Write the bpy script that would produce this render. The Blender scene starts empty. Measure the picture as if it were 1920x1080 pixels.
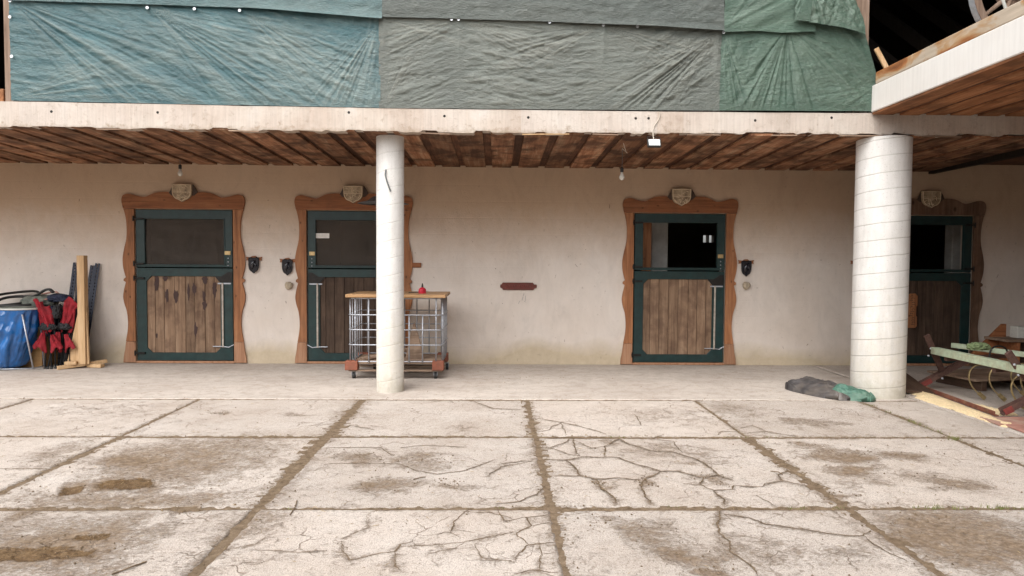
import bpy, bmesh, math, random
import numpy as np
from mathutils import Vector, Matrix, noise as mn
from mathutils.geometry import tessellate_polygon
rng = random.Random(7)
S = bpy.context.scene
COL = S.collection

# ------------------------------------------------------------------ camera, sky, light, exposure
def cam_setup():
    cd = bpy.data.cameras.new('camera'); co = bpy.data.objects.new('camera', cd); COL.objects.link(co)
    pitch, yaw, roll = 51/1300, 0.0215, 0.0067
    f = Vector((math.sin(yaw)*math.cos(pitch), math.cos(yaw)*math.cos(pitch), -math.sin(pitch)))
    r = Vector((math.cos(yaw), -math.sin(yaw), 0)); u = r.cross(f)
    r2 = r*math.cos(roll)+u*math.sin(roll); u2 = -r*math.sin(roll)+u*math.cos(roll)
    m = Matrix((r2, u2, -f)).transposed().to_4x4(); m.translation = (0, 0, 1.6)
    co.matrix_world = m
    cd.sensor_width = 36; cd.lens = 36*1300/1920; cd.clip_end = 500; cd.clip_start = .05
    S.camera = co
cam_setup()
SUN_EL, SUN_AZ = math.radians(58), math.radians(200)
W = bpy.data.worlds.new('World'); S.world = W; W.use_nodes = True
wn = W.node_tree.nodes; wl = W.node_tree.links
bg = wn['Background']; sky = wn.new('ShaderNodeTexSky'); sky.sky_type = 'NISHITA'; sky.sun_disc = False
sky.sun_elevation = SUN_EL; sky.sun_rotation = SUN_AZ; sky.dust_density = 4; sky.air_density = 1.0
hsv = wn.new('ShaderNodeHueSaturation'); hsv.inputs['Saturation'].default_value = .30
wl.new(sky.outputs[0], hsv.inputs['Color']); wl.new(hsv.outputs[0], bg.inputs['Color']); bg.inputs['Strength'].default_value = .15
sd = bpy.data.lights.new('sun', 'SUN'); so = bpy.data.objects.new('sun', sd); COL.objects.link(so)
sd.energy = 1.4; sd.angle = math.radians(70); sd.color = (1, .965, .92)
# light comes from behind the camera, high up
so.rotation_euler = (math.radians(44), 0, math.radians(-34))
S.view_settings.view_transform = 'Standard'; S.view_settings.look = 'None'; S.view_settings.gamma = 1
S.view_settings.use_curve_mapping = False
S.view_settings.exposure = 1.0
S.render.engine = 'CYCLES'
S.cycles.max_bounces = 8; S.cycles.diffuse_bounces = 5

# ------------------------------------------------------------------ helpers
def link(ob, parent=None):
    COL.objects.link(ob)
    if parent is not None: ob.parent = parent
    return ob
def tag(o, label=None, cat=None, group=None, kind=None):
    if label: o['label'] = label
    if cat: o['category'] = cat
    if group: o['group'] = group
    if kind: o['kind'] = kind
    return o
def thing(name, label, cat, loc=(0, 0, 0), rz=0, group=None):
    o = bpy.data.objects.new(name, None); o.location = loc; o.rotation_euler = (0, 0, rz); o.empty_display_size = .1
    link(o); return tag(o, label, cat, group)

class MB:
    def __init__(s): s.v = []; s.f = []
    def add(s, vs, fs):
        n = len(s.v); s.v += [tuple(v) for v in vs]; s.f += [tuple(i+n for i in f) for f in fs]; return s
    def box(s, c, d, rot=None):
        hx, hy, hz = d[0]/2, d[1]/2, d[2]/2
        vs = [Vector((x*hx, y*hy, z*hz)) for x in (-1, 1) for y in (-1, 1) for z in (-1, 1)]
        if rot is not None: vs = [rot @ v for v in vs]
        c = Vector(c)
        return s.add([v+c for v in vs], [(0, 1, 3, 2), (4, 6, 7, 5), (0, 4, 5, 1), (2, 3, 7, 6), (0, 2, 6, 4), (1, 5, 7, 3)])
    def bb(s, a, b):
        return s.box([(a[i]+b[i])/2 for i in range(3)], [abs(b[i]-a[i]) for i in range(3)])
    def beam(s, p, q, w, h, up=(0, 0, 1)):
        p = Vector(p); q = Vector(q); d = q-p; L = d.length; d.normalize(); up = Vector(up)
        if abs(d.dot(up)) > .98: up = Vector((0, 1, 0))
        x = d.cross(up).normalized(); z = x.cross(d)
        R = Matrix((x, d, z)).transposed()
        return s.box((p+q)/2, (w, L, h), R)
    def tube(s, pts, r, n=8, closed=False, flat=1.0):
        pts = [Vector(p) for p in pts]; m = len(pts); base = len(s.v); vs = []; prev = None
        for i, p in enumerate(pts):
            if closed: t = pts[(i+1) % m]-pts[i-1]
            else: t = pts[min(i+1, m-1)]-pts[max(i-1, 0)]
            t.normalize()
            if prev is None:
                a = Vector((0, 0, 1)) if abs(t.z) < .9 else Vector((0, 1, 0))
                x = t.cross(a).normalized()
            else:
                x = (prev-t*prev.dot(t)).normalized()
            prev = x; y = t.cross(x)
            rr = r[i] if isinstance(r, (list, tuple)) else r
            for k in range(n):
                an = 2*math.pi*k/n; vs.append(p+x*rr*math.cos(an)+y*rr*flat*math.sin(an))
        fs = []
        for i in range(m if closed else m-1):
            for k in range(n):
                a = i*n+k; b = i*n+(k+1) % n; c = ((i+1) % m)*n+(k+1) % n; d = ((i+1) % m)*n+k
                fs.append((a, b, c, d))
        if not closed: fs += [tuple(range(n))[::-1], tuple(range((m-1)*n, m*n))]
        return s.add(vs, fs)
    def prism(s, polys, a0, a1, plane='XZ'):
        loops = [[Vector((p[0], p[1], 0)) for p in l] for l in polys]
        tris = tessellate_polygon(loops); flat = [p for l in loops for p in l]; n = len(flat)
        def m(p, a):
            return (p[0], a, p[1]) if plane == 'XZ' else ((p[0], p[1], a) if plane == 'XY' else (a, p[0], p[1]))
        vs = [m(p, a0) for p in flat]+[m(p, a1) for p in flat]
        fs = [t for t in tris]+[tuple(i+n for i in t[::-1]) for t in tris]
        o = 0
        for l in loops:
            k = len(l)
            for i in range(k):
                a = o+i; b = o+(i+1) % k; fs.append((a, b, b+n, a+n))
            o += k
        return s.add(vs, fs)
    def lathe(s, prof, c=(0, 0, 0), n=24, ry=1.0, fn=None):
        vs = []
        for j, (r, z) in enumerate(prof):
            for k in range(n):
                an = 2*math.pi*k/n; rr = r*(fn(an, z) if fn else 1)
                vs.append((c[0]+rr*math.cos(an), c[1]+rr*ry*math.sin(an), c[2]+z))
        fs = []
        for j in range(len(prof)-1):
            for k in range(n): fs.append((j*n+k, j*n+(k+1) % n, (j+1)*n+(k+1) % n, (j+1)*n+k))
        fs += [tuple(range(n))[::-1], tuple(range((len(prof)-1)*n, len(prof)*n))]
        return s.add(vs, fs)
    def build(s, name, mat, parent=None, smooth=False, bevel=0, loc=None, angle=None):
        me = bpy.data.meshes.new(name); me.from_pydata(s.v, [], s.f); me.validate()
        bm = bmesh.new(); bm.from_mesh(me); bmesh.ops.recalc_face_normals(bm, faces=bm.faces); bm.to_mesh(me); bm.free()
        me.materials.append(mat)
        o = bpy.data.objects.new(name, me); link(o, parent)
        if loc is not None: o.location = loc
        if smooth:
            for p in me.polygons: p.use_smooth = True
            if angle:
                me.set_sharp_from_angle(angle=math.radians(angle))
        if bevel:
            b = o.modifiers.new('bevel', 'BEVEL'); b.width = bevel; b.segments = 1; b.limit_method = 'ANGLE'; b.angle_limit = math.radians(35)
        return o
def spline(pts, n=5, closed=False):
    P = [Vector(p) for p in pts]; out = []; m = len(P)
    for i in range(m if closed else m-1):
        if closed: a, b, c, d = P[i-1], P[i], P[(i+1) % m], P[(i+2) % m]
        else: a, b, c, d = P[max(i-1, 0)], P[i], P[i+1], P[min(i+2, m-1)]
        for k in range(n):
            t = k/n
            out.append(.5*((2*b)+(c-a)*t+(2*a-5*b+4*c-d)*t*t+(3*b-a-3*c+d)*t**3))
    if not closed: out.append(P[-1])
    return out

def hsh(ix, iy, seed):
    h = (ix.astype(np.int64)*374761393+iy.astype(np.int64)*668265263+seed*982451653) & 0x7fffffff
    h = ((h ^ (h >> 13))*1274126177) & 0x7fffffff
    h = (h ^ (h >> 16)) & 0xffff
    return h/65535.0
def vn(x, y, seed=0):
    x = np.asarray(x, float); y = np.asarray(y, float)
    ix = np.floor(x); iy = np.floor(y); fx = x-ix; fy = y-iy
    fx = fx*fx*(3-2*fx); fy = fy*fy*(3-2*fy)
    a = hsh(ix, iy, seed); b = hsh(ix+1, iy, seed); c = hsh(ix, iy+1, seed); d = hsh(ix+1, iy+1, seed)
    return (a*(1-fx)+b*fx)*(1-fy)+(c*(1-fx)+d*fx)*fy
def fbm(x, y, seed=0, o=4):
    t = 0; a = .5; s = 0
    for i in range(o):
        t = t+a*vn(x*2**i, y*2**i, seed+i*17); s += a; a *= .5
    return t/s
def grid_mesh(name, X, Y, Z, mat, parent=None, attrs=None, smooth=True):
    ny, nx = X.shape; co = np.stack([X, Y, Z], -1).reshape(-1, 3).astype(np.float32)
    i = np.arange((ny-1)*(nx-1)); r = i//(nx-1); c = i % (nx-1); a = r*nx+c
    q = np.stack([a, a+1, a+nx+1, a+nx], -1)
    me = bpy.data.meshes.new(name); me.vertices.add(len(co)); me.vertices.foreach_set('co', co.ravel())
    me.loops.add(q.size); me.loops.foreach_set('vertex_index', q.ravel().astype(np.int32))
    me.polygons.add(len(q)); me.polygons.foreach_set('loop_start', (np.arange(len(q))*4).astype(np.int32))
    me.update(calc_edges=True)
    me.polygons.foreach_set('use_smooth', np.full(len(q), smooth))
    for k, v in (attrs or {}).items():
        at = me.attributes.new(k, 'FLOAT', 'POINT'); at.data.foreach_set('value', v.ravel().astype(np.float32))
    me.materials.append(mat); me.validate()
    return link(bpy.data.objects.new(name, me), parent)

# ------------------------------------------------------------------ materials
class NM:
    def __init__(s, name, rough=.8, spec=.3):
        s.m = bpy.data.materials.new(name); s.m.use_nodes = True; s.t = s.m.node_tree; s.n = s.t.nodes; s.b = s.n['Principled BSDF']
        s.b.inputs['Roughness'].default_value = rough; s.b.inputs['Specular IOR Level'].default_value = spec
    def L(s, a, b): s.t.links.new(a, b)
    def coord(s, scale=(1, 1, 1), rnd=False, rot=(0, 0, 0)):
        tc = s.n.new('ShaderNodeTexCoord'); mp = s.n.new('ShaderNodeMapping'); mp.inputs['Scale'].default_value = scale; mp.inputs['Rotation'].default_value = rot
        if rnd:
            oi = s.n.new('ShaderNodeObjectInfo'); mu = s.n.new('ShaderNodeMath'); mu.operation = 'MULTIPLY'; mu.inputs[1].default_value = 37.0
            s.L(oi.outputs['Random'], mu.inputs[0]); ad = s.n.new('ShaderNodeVectorMath'); ad.operation = 'ADD'
            s.L(tc.outputs['Object'], ad.inputs[0]); s.L(mu.outputs[0], ad.inputs[1]); s.L(ad.outputs[0], mp.inputs['Vector'])
        else: s.L(tc.outputs['Object'], mp.inputs['Vector'])
        return mp.outputs[0]
    def noise(s, vec, scale=5, detail=4, rough=.55, dist=0):
        n = s.n.new('ShaderNodeTexNoise'); n.inputs['Scale'].default_value = scale; n.inputs['Detail'].default_value = detail
        n.inputs['Roughness'].default_value = rough; n.inputs['Distortion'].default_value = dist
        s.L(vec, n.inputs['Vector']); return n.outputs[0]
    def ramp(s, fac, stops, interp='LINEAR'):
        r = s.n.new('ShaderNodeValToRGB'); r.color_ramp.interpolation = interp; e = r.color_ramp.elements
        while len(e) < len(stops): e.new(.5)
        for k, (p, c) in enumerate(stops):
            e[k].position = p; c = (c, c, c) if isinstance(c, (int, float)) else c; e[k].color = (*c, 1)
        s.L(fac, r.inputs[0]); return r.outputs[0]
    def mix(s, fac, a, b, mode='MIX'):
        m = s.n.new('ShaderNodeMix'); m.data_type = 'RGBA'; m.blend_type = mode
        for k, v in ((0, fac), (6, a), (7, b)):
            if isinstance(v, (int, float)): m.inputs[k].default_value = v if (k == 0 or m.bl_idname == 'ShaderNodeMath') else (v, v, v, 1)
            elif isinstance(v, tuple): m.inputs[k].default_value = (*v, 1)
            else: s.L(v, m.inputs[k])
        return m.outputs[2]
    def math(s, op, a, b=None, clamp=False):
        m = s.n.new('ShaderNodeMath'); m.operation = op; m.use_clamp = clamp
        for k, v in ((0, a), (1, b)):
            if v is None: continue
            if isinstance(v, (int, float)): m.inputs[k].default_value = v if (k == 0 or m.bl_idname == 'ShaderNodeMath') else (v, v, v, 1)
            else: s.L(v, m.inputs[k])
        return m.outputs[0]
    def attr(s, name):
        a = s.n.new('ShaderNodeAttribute'); a.attribute_name = name; return a.outputs['Fac']
    def xyz(s, vec):
        x = s.n.new('ShaderNodeSeparateXYZ'); s.L(vec, x.inputs[0]); return x.outputs
    def rnd(s):
        return s.n.new('ShaderNodeObjectInfo').outputs['Random']
    def col(s, c):
        if isinstance(c, tuple): s.b.inputs['Base Color'].default_value = (*c, 1)
        else: s.L(c, s.b.inputs['Base Color'])
        return s
    def bump(s, h, strength=.3, dist=.01):
        b = s.n.new('ShaderNodeBump'); b.inputs['Strength'].default_value = strength; b.inputs['Distance'].default_value = dist
        s.L(h, b.inputs['Height']); s.L(b.outputs[0], s.b.inputs['Normal']); return s
    def rough(s, v): s.L(v, s.b.inputs['Roughness']); return s

def wood(name, c_dark, c_mid, c_light, axis='Z', rough=.75, knots=0, mold=0, moldcol=(.03, .018, .012), var=.35, freq=1.0):
    w = NM(name, rough, .25)
    sc = {'X': (.06, 1, 1), 'Y': (1, .06, 1), 'Z': (1, 1, .06)}[axis]
    v = w.coord(tuple(k*freq for k in sc), True); g = w.noise(v, 22, 5, .65, .6); g2 = w.noise(v, 90, 2, .5)
    c = w.ramp(g, [(.25, c_dark), (.5, c_mid), (.75, c_light)])
    c = w.mix(.35, c, w.ramp(g2, [(.3, .55), (.7, 1.0)]), 'MULTIPLY')
    vo = w.coord((1, 1, 1), True)
    if mold:
        n = w.noise(vo, 3.0, 6, .65, .4); c = w.mix(w.ramp(n, [(.52-.14*mold, 0.0), (.60, min(.9, mold))]), c, moldcol)
    if knots:
        vs = {'X': (.6, 1, 1), 'Y': (1, .6, 1), 'Z': (1, 1, .6)}[axis]
        vv = w.coord(vs, True); vr = w.n.new('ShaderNodeTexVoronoi'); vr.inputs['Scale'].default_value = 5.5*knots; w.L(vv, vr.inputs['Vector'])
        k = w.ramp(vr.outputs['Distance'], [(.05, 1.0), (.13, 0.0)])
        c = w.mix(w.math('MULTIPLY', k, .8), c, tuple(x*.35 for x in c_dark))
    r = w.math('MULTIPLY_ADD', w.rnd(), var); r.node.inputs[2].default_value = 1-var/2
    c = w.mix(1.0, c, r, 'MULTIPLY')
    w.col(c); w.bump(w.math('ADD', g, w.math('MULTIPLY', g2, .4)), .35, .004); return w.m

def plain(name, c, rough=.5, metal=0, spec=.5, var=.15, scale=12, bump=.15, dirt=None, dirtamt=.5):
    w = NM(name, rough, spec); w.b.inputs['Metallic'].default_value = metal
    v = w.coord(); n = w.noise(v, scale, 5, .6)
    cc = w.ramp(n, [(.3, tuple(x*(1-var) for x in c)), (.7, tuple(min(1, x*(1+var)) for x in c))])
    if dirt:
        d = w.noise(v, scale*.45, 6, .7, .3); cc = w.mix(w.ramp(d, [(.45, 0.0), (.68, dirtamt)]), cc, dirt)
    w.col(cc); w.bump(w.noise(v, scale*5, 3, .6), bump, .003); return w.m
M = {}
# court slabs
w = NM('court_concrete', .9, .2); v = w.coord()
n1 = w.noise(v, 1.3, 6, .6); n2 = w.noise(v, 140, 3, .7); n3 = w.noise(v, 26, 5, .7, .3); n4 = w.noise(v, 8, 6, .75, .6)
c = w.ramp(n1, [(.3, (.47, .40, .34)), (.7, (.59, .53, .475))])
c = w.mix(1.0, c, w.ramp(n2, [(.32, .30), (.43, .84), (.58, 1.0), (.70, 1.2)]), 'MULTIPLY')
c = w.mix(.5, c, w.ramp(w.noise(v, 4.5, 8, .8, 1.2), [(.3, .72), (.5, 1.0), (.7, 1.08)]), 'MULTIPLY')
sv = w.math('MULTIPLY_ADD', w.rnd(), .14); sv.node.inputs[2].default_value = .90; c = w.mix(1.0, c, sv, 'MULTIPLY')
c = w.mix(w.ramp(n3, [(.57, 0.0), (.72, .6)]), c, (.26, .205, .155))
wv = w.n.new('ShaderNodeVectorMath'); wv.operation = 'ADD'; w.L(v, wv.inputs[0]); ns_ = w.n.new('ShaderNodeTexNoise'); ns_.inputs['Scale'].default_value = 5; ns_.inputs['Detail'].default_value = 6; w.L(v, ns_.inputs['Vector'])
sc_ = w.n.new('ShaderNodeVectorMath'); sc_.operation = 'SCALE'; sc_.inputs['Scale'].default_value = .22; w.L(ns_.outputs['Color'], sc_.inputs[0]); w.L(sc_.outputs[0], wv.inputs[1])
vo_ = w.n.new('ShaderNodeTexVoronoi'); vo_.feature = 'DISTANCE_TO_EDGE'; vo_.inputs['Scale'].default_value = 3.4; w.L(wv.outputs[0], vo_.inputs['Vector'])
hair = w.math('MULTIPLY', w.ramp(vo_.outputs['Distance'], [(.004, 1.0), (.016, 0.0)]), w.ramp(w.noise(v, 1.7, 4, .6), [(.50, 0.0), (.60, .75)]))
c = w.mix(hair, c, (.20, .15, .11))
s_ = w.attr('stain')
m = w.math('ADD', s_, w.math('ADD', w.math('MULTIPLY', w.math('SUBTRACT', n4, .5), 1.9), w.math('MULTIPLY', w.math('SUBTRACT', w.noise(w.coord((.8, 1.3, 1)), 40, 6, .8, .5), .5), 2.3)))
m = w.ramp(m, [(.20, 0.0), (.40, .30), (.62, .72), (1.0, .97)])
dirtc = w.ramp(n3, [(.3, (.09, .058, .036)), (.55, (.21, .15, .098)), (.75, (.34, .26, .185))])
c = w.mix(m, c, dirtc)
wt = w.ramp(w.math('ADD', w.attr('wet'), w.math('MULTIPLY', w.math('SUBTRACT', n4, .5), 1.1)), [(.50, 0.0), (.62, 1.0)])
c = w.mix(wt, c, w.ramp(n3, [(.3, (.055, .032, .016)), (.5, (.13, .082, .042)), (.7, (.22, .15, .085))]))
w.col(c); w.rough(w.mix(wt, .92, .22))
hb = w.math('ADD', w.math('MULTIPLY', n2, .5), w.math('MULTIPLY', n3, .9)); hb = w.math('MULTIPLY', hb, w.math('SUBTRACT', 1.0, w.math('MULTIPLY', wt, .8)))
hb = w.math('SUBTRACT', hb, w.math('MULTIPLY', m, .6)); hb = w.math('SUBTRACT', hb, hair); w.bump(hb, .8, .012); M['slab'] = w.m
w = NM('soil', .95, .15); v = w.coord(); n = w.noise(v, 18, 6, .7); n2 = w.noise(v, 150, 3, .7)
c = w.ramp(n, [(.3, (.12, .082, .05)), (.7, (.29, .215, .145))]); c = w.mix(.7, c, w.ramp(n2, [(.3, .5), (.7, 1.2)]), 'MULTIPLY')
w.col(c); w.bump(w.math('ADD', n, n2), .8, .012); M['soil'] = w.m
w = NM('covered_floor_concrete', .85, .25); v = w.coord(); n1 = w.noise(v, .9, 6, .65, .4); n2 = w.noise(v, 120, 3, .7); n3 = w.noise(v, 7, 8, .78, .6)
c = w.ramp(n1, [(.3, (.45, .39, .34)), (.7, (.56, .505, .45))]); c = w.mix(1.0, c, w.ramp(n2, [(.32, .4), (.43, .86), (.58, 1.0), (.70, 1.15)]), 'MULTIPLY'); c = w.mix(w.ramp(w.noise(v, 26, 5, .7, .3), [(.57, 0.0), (.72, .55)]), c, (.26, .205, .155))
c = w.mix(w.ramp(n3, [(.47, 0.0), (.56, .25), (.72, .65)]), c, (.25, .20, .155))
c = w.mix(.5, c, w.ramp(w.noise(w.coord((.5, 1.6, 1)), 2.2, 6, .75, .5), [(.3, .74), (.6, 1.06)]), 'MULTIPLY')
w.col(c); w.bump(w.math('ADD', n2, n3), .35, .006); M['floor'] = w.m
# plaster wall
w = NM('lime_plaster', .92, .15); v = w.coord(); X, Y_, Z_ = w.xyz(v)[0:3]
n1 = w.noise(v, .8, 6, .6, .3); n2 = w.noise(v, 60, 4, .7); n3 = w.noise(v, 5, 6, .7, .5); n4 = w.noise(v, 17, 4, .6)
c = w.ramp(n1, [(.3, (.63, .55, .48)), (.7, (.72, .66, .605))])
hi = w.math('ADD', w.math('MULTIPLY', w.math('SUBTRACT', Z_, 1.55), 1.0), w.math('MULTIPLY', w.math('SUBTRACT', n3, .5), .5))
c = w.mix(w.ramp(hi, [(.0, 0.0), (.9, .85)]), c, (.50, .355, .235))  # browner towards the ceiling: dust tone plus under-canopy light falloff painted in
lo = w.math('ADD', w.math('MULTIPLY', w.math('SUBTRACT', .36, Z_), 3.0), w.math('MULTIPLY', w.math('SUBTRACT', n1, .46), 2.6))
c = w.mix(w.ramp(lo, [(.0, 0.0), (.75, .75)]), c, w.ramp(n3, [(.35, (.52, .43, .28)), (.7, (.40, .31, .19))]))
n6 = w.noise(w.coord((1, 1, .55)), 2.6, 8, .78, .8); c = w.mix(.55, c, w.ramp(n6, [(.30, .80), (.48, .98), (.65, 1.06)]), 'MULTIPLY')
n7 = w.noise(w.coord((1, 1, .25)), 9, 5, .7); c = w.mix(.15, c, w.ramp(n7, [(.35, .8), (.6, 1.05)]), 'MULTIPLY')
c = w.mix(w.ramp(n4, [(.66, 0.0), (.75, .6)]), c, (.30, .24, .19))
w.col(c)
cy = w.n.new('ShaderNodeMath'); cy.operation = 'PINGPONG'; cy.inputs[1].default_value = .125; w.L(Z_, cy.inputs[0])
crs = w.ramp(w.math('MULTIPLY', cy.outputs[0], 8.0), [(.0, 0.0), (.10, 1.0)])
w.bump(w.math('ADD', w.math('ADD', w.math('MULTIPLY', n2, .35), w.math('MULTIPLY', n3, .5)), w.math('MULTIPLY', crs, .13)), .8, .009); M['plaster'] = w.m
# painted fascia
w = NM('whitewashed_concrete', .85, .2); v = w.coord(); vs_ = w.coord((1, 1, .05)); n1 = w.noise(v, 1.6, 6, .65); n2 = w.noise(vs_, 45, 3, .6); n3 = w.noise(v, 14, 6, .75)
bx = w.xyz(v)[0]; cell = w.n.new('ShaderNodeTexWhiteNoise'); cell.noise_dimensions = '1D'; w.L(w.math('FLOOR', w.math('ADD', w.math('MULTIPLY', bx, 1.7), w.math('MULTIPLY', w.noise(w.coord((1, 1, 0)), .9, 2), 3))), cell.inputs['W'])
c = w.ramp(n1, [(.3, (.40, .325, .265)), (.45, (.50, .42, .355)), (.6, (.55, .485, .42)), (.7, (.60, .55, .50))])
c = w.mix(w.math('MULTIPLY', cell.outputs['Value'], .45), c, (.60, .56, .52))
c = w.mix(.45, c, w.ramp(n2, [(.3, .72), (.6, 1.0)]), 'MULTIPLY')
c = w.mix(w.ramp(n3, [(.55, 0.0), (.66, .35), (.76, .7)]), c, (.27, .205, .15))
n5 = w.noise(v, 55, 4, .8); c = w.mix(w.ramp(n5, [(.66, 0.0), (.74, .6)]), c, (.20, .155, .12))
zz = w.xyz(v)[2]
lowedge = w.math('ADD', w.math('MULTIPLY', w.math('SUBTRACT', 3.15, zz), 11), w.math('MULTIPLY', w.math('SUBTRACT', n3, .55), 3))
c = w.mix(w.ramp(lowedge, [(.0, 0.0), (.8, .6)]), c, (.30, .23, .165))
w.col(c); w.bump(w.math('ADD', w.math('MULTIPLY', n2, .6), w.math('ADD', n3, w.math('MULTIPLY', n5, .6))), .7, .009); M['fascia'] = w.m
w = NM('bright_concrete', .85, .2); v = w.coord(); vs_ = w.coord((1, 1, .05)); n1 = w.noise(v, 1.2, 5, .6); n2 = w.noise(vs_, 30, 3, .6)
c = w.ramp(n1, [(.3, (.70, .67, .63)), (.7, (.78, .765, .735))]); c = w.mix(.4, c, w.ramp(n2, [(.3, .82), (.6, 1.0)]), 'MULTIPLY')
w.col(c); w.bump(n2, .3, .006); M['bright'] = w.m
# spiral formed column
def column_mat(name, pitch, r, seamcol):
    w = NM(name, .8, .25); v = w.coord(); x, y, z = w.xyz(v)[0:3]
    at = w.math('ARCTAN2', y, x); h = w.math('ADD', w.math('DIVIDE', z, pitch), w.math('DIVIDE', at, -2*math.pi))
    nn = w.noise(v, 3, 3); h = w.math('ADD', h, w.math('MULTIPLY', nn, .10))
    fr = w.math('FRACT', h); d = w.math('ABSOLUTE', w.math('SUBTRACT', fr, .5)); seam = w.ramp(d, [(.455, 0.0), (.497, 1.0)])
    n1 = w.noise(v, 2.2, 6, .65); n3 = w.noise(v, 9, 6, .7, .4); n2 = w.noise(v, 70, 3, .7)
    c = w.ramp(n1, [(.3, (.60, .58, .545)), (.7, (.72, .71, .69))])
    low = w.math('ADD', w.math('MULTIPLY', w.math('SUBTRACT', 1.3, z), .55), w.math('MULTIPLY', w.math('SUBTRACT', n3, .5), 1.6))
    c = w.mix(w.ramp(low, [(.05, 0.0), (.9, .6)]), c, (.56, .50, .38))
    c = w.mix(w.ramp(w.math('ADD', w.math('MULTIPLY', w.math('SUBTRACT', .25, z), 2), w.math('SUBTRACT', n3, .5)), [(0, 0.0), (.5, .6)]), c, (.40, .37, .30))
    c = w.mix(w.ramp(n2, [(.60, 0.0), (.70, .6)]), c, (.33, .30, .26))
    vs2 = w.coord((1, 1, .12)); c = w.mix(.4, c, w.ramp(w.noise(vs2, 14, 5, .7), [(.35, .78), (.6, 1.05)]), 'MULTIPLY')
    c = w.mix(w.math('MULTIPLY', seam, w.math('MULTIPLY', nn, seamcol)), c, (.20, .17, .14))
    w.col(c); w.bump(w.math('ADD', w.math('MULTIPLY', seam, -.8), w.math('ADD', w.math('MULTIPLY', n2, .3), w.math('MULTIPLY', n3, .4))), .45, .006)
    return w.m
M['col_thin'] = column_mat('white_column_concrete', .21, .17, .30); M['col_thick'] = column_mat('white_wide_column_concrete', .195, .3, .95)
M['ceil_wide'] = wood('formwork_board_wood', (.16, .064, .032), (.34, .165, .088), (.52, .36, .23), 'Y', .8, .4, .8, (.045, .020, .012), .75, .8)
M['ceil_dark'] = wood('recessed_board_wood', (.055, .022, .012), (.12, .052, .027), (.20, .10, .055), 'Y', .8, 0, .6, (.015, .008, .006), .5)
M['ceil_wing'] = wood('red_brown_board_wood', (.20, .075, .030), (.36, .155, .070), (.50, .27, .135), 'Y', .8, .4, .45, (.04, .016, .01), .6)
M['orange'] = wood('varnished_spruce_wood', (.17, .065, .028), (.34, .145, .064), (.48, .235, .115), 'Z', .6, 1.4, .25, (.16, .08, .045), .2)
M['orange_h'] = wood('varnished_spruce_wood_across', (.15, .052, .022), (.30, .115, .048), (.42, .19, .085), 'X', .6, 1.4, .25, (.13, .06, .035), .2)
M['plinth'] = wood('pale_plinth_wood', (.24, .115, .06), (.36, .19, .11), (.44, .26, .16), 'Z', .6, .8, 0, var=.2)
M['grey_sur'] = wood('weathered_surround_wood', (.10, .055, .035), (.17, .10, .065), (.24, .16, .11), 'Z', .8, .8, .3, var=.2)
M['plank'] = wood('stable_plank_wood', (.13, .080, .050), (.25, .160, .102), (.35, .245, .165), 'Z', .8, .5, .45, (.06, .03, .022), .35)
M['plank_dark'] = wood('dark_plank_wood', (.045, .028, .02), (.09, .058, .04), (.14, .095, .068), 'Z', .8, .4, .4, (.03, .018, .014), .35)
M['green'] = plain('green_door_paint', (.005, .027, .027), .38, var=.35, scale=9, bump=.3, dirt=(.025, .042, .040), dirtamt=.5)
M['iron'] = plain('black_iron', (.025, .022, .020), .55, .6, var=.3, scale=30, bump=.4)
M['white_bar'] = plain('worn_white_rail', (.40, .36, .31), .5, var=.25, scale=20, dirt=(.25, .18, .12), dirtamt=.5)
M['brass'] = plain('dull_brass', (.50, .36, .18), .45, .7, scale=30)
M['crest_relief'] = plain('carved_relief_wood', (.66, .54, .38), .7, var=.2, scale=20)
M['crest'] = plain('carved_pale_wood', (.46, .36, .24), .7, var=.25, scale=22, bump=.7, dirt=(.12, .07, .04), dirtamt=.85)
M['crest_back'] = plain('dark_carved_wood', (.055, .032, .02), .6, scale=16, bump=.4)
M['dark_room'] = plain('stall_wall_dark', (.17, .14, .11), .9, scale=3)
M['limewash'] = plain('stall_limewash', (.62, .60, .56), .85, scale=5, dirt=(.35, .30, .24))
def glass(name, dust, amt, base):
    w = NM(name, .08, .5); v = w.coord(); n = w.noise(v, 3.5, 6, .7, .6)
    w.col(base); w.b.inputs['Roughness'].default_value = .1
    out = w.n['Material Output']; tr = w.n.new('ShaderNodeBsdfTransparent'); tr.inputs[0].default_value = (.75, .75, .72, 1)
    df = w.n.new('ShaderNodeBsdfDiffuse'); df.inputs[0].default_value = (*dust, 1); gl = w.n.new('ShaderNodeBsdfGlossy'); gl.inputs['Roughness'].default_value = .12
    m1 = w.n.new('ShaderNodeMixShader'); w.L(w.ramp(n, [(.3, amt*.5), (.7, amt*1.4)]), m1.inputs[0]); w.L(tr.outputs[0], m1.inputs[1]); w.L(df.outputs[0], m1.inputs[2])
    m2 = w.n.new('ShaderNodeMixShader'); fr = w.n.new('ShaderNodeFresnel'); fr.inputs[0].default_value = 1.45; w.L(fr.outputs[0], m2.inputs[0])
    w.L(m1.outputs[0], m2.inputs[1]); w.L(gl.outputs[0], m2.inputs[2]); w.L(m2.outputs[0], out.inputs[0]); return w.m
M['glass'] = glass('dusty_glass', (.17, .14, .12), .24, (.05, .05, .05))
M['paper'] = plain('paper_label', (.72, .70, .66), .8, scale=20, bump=.05)
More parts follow.
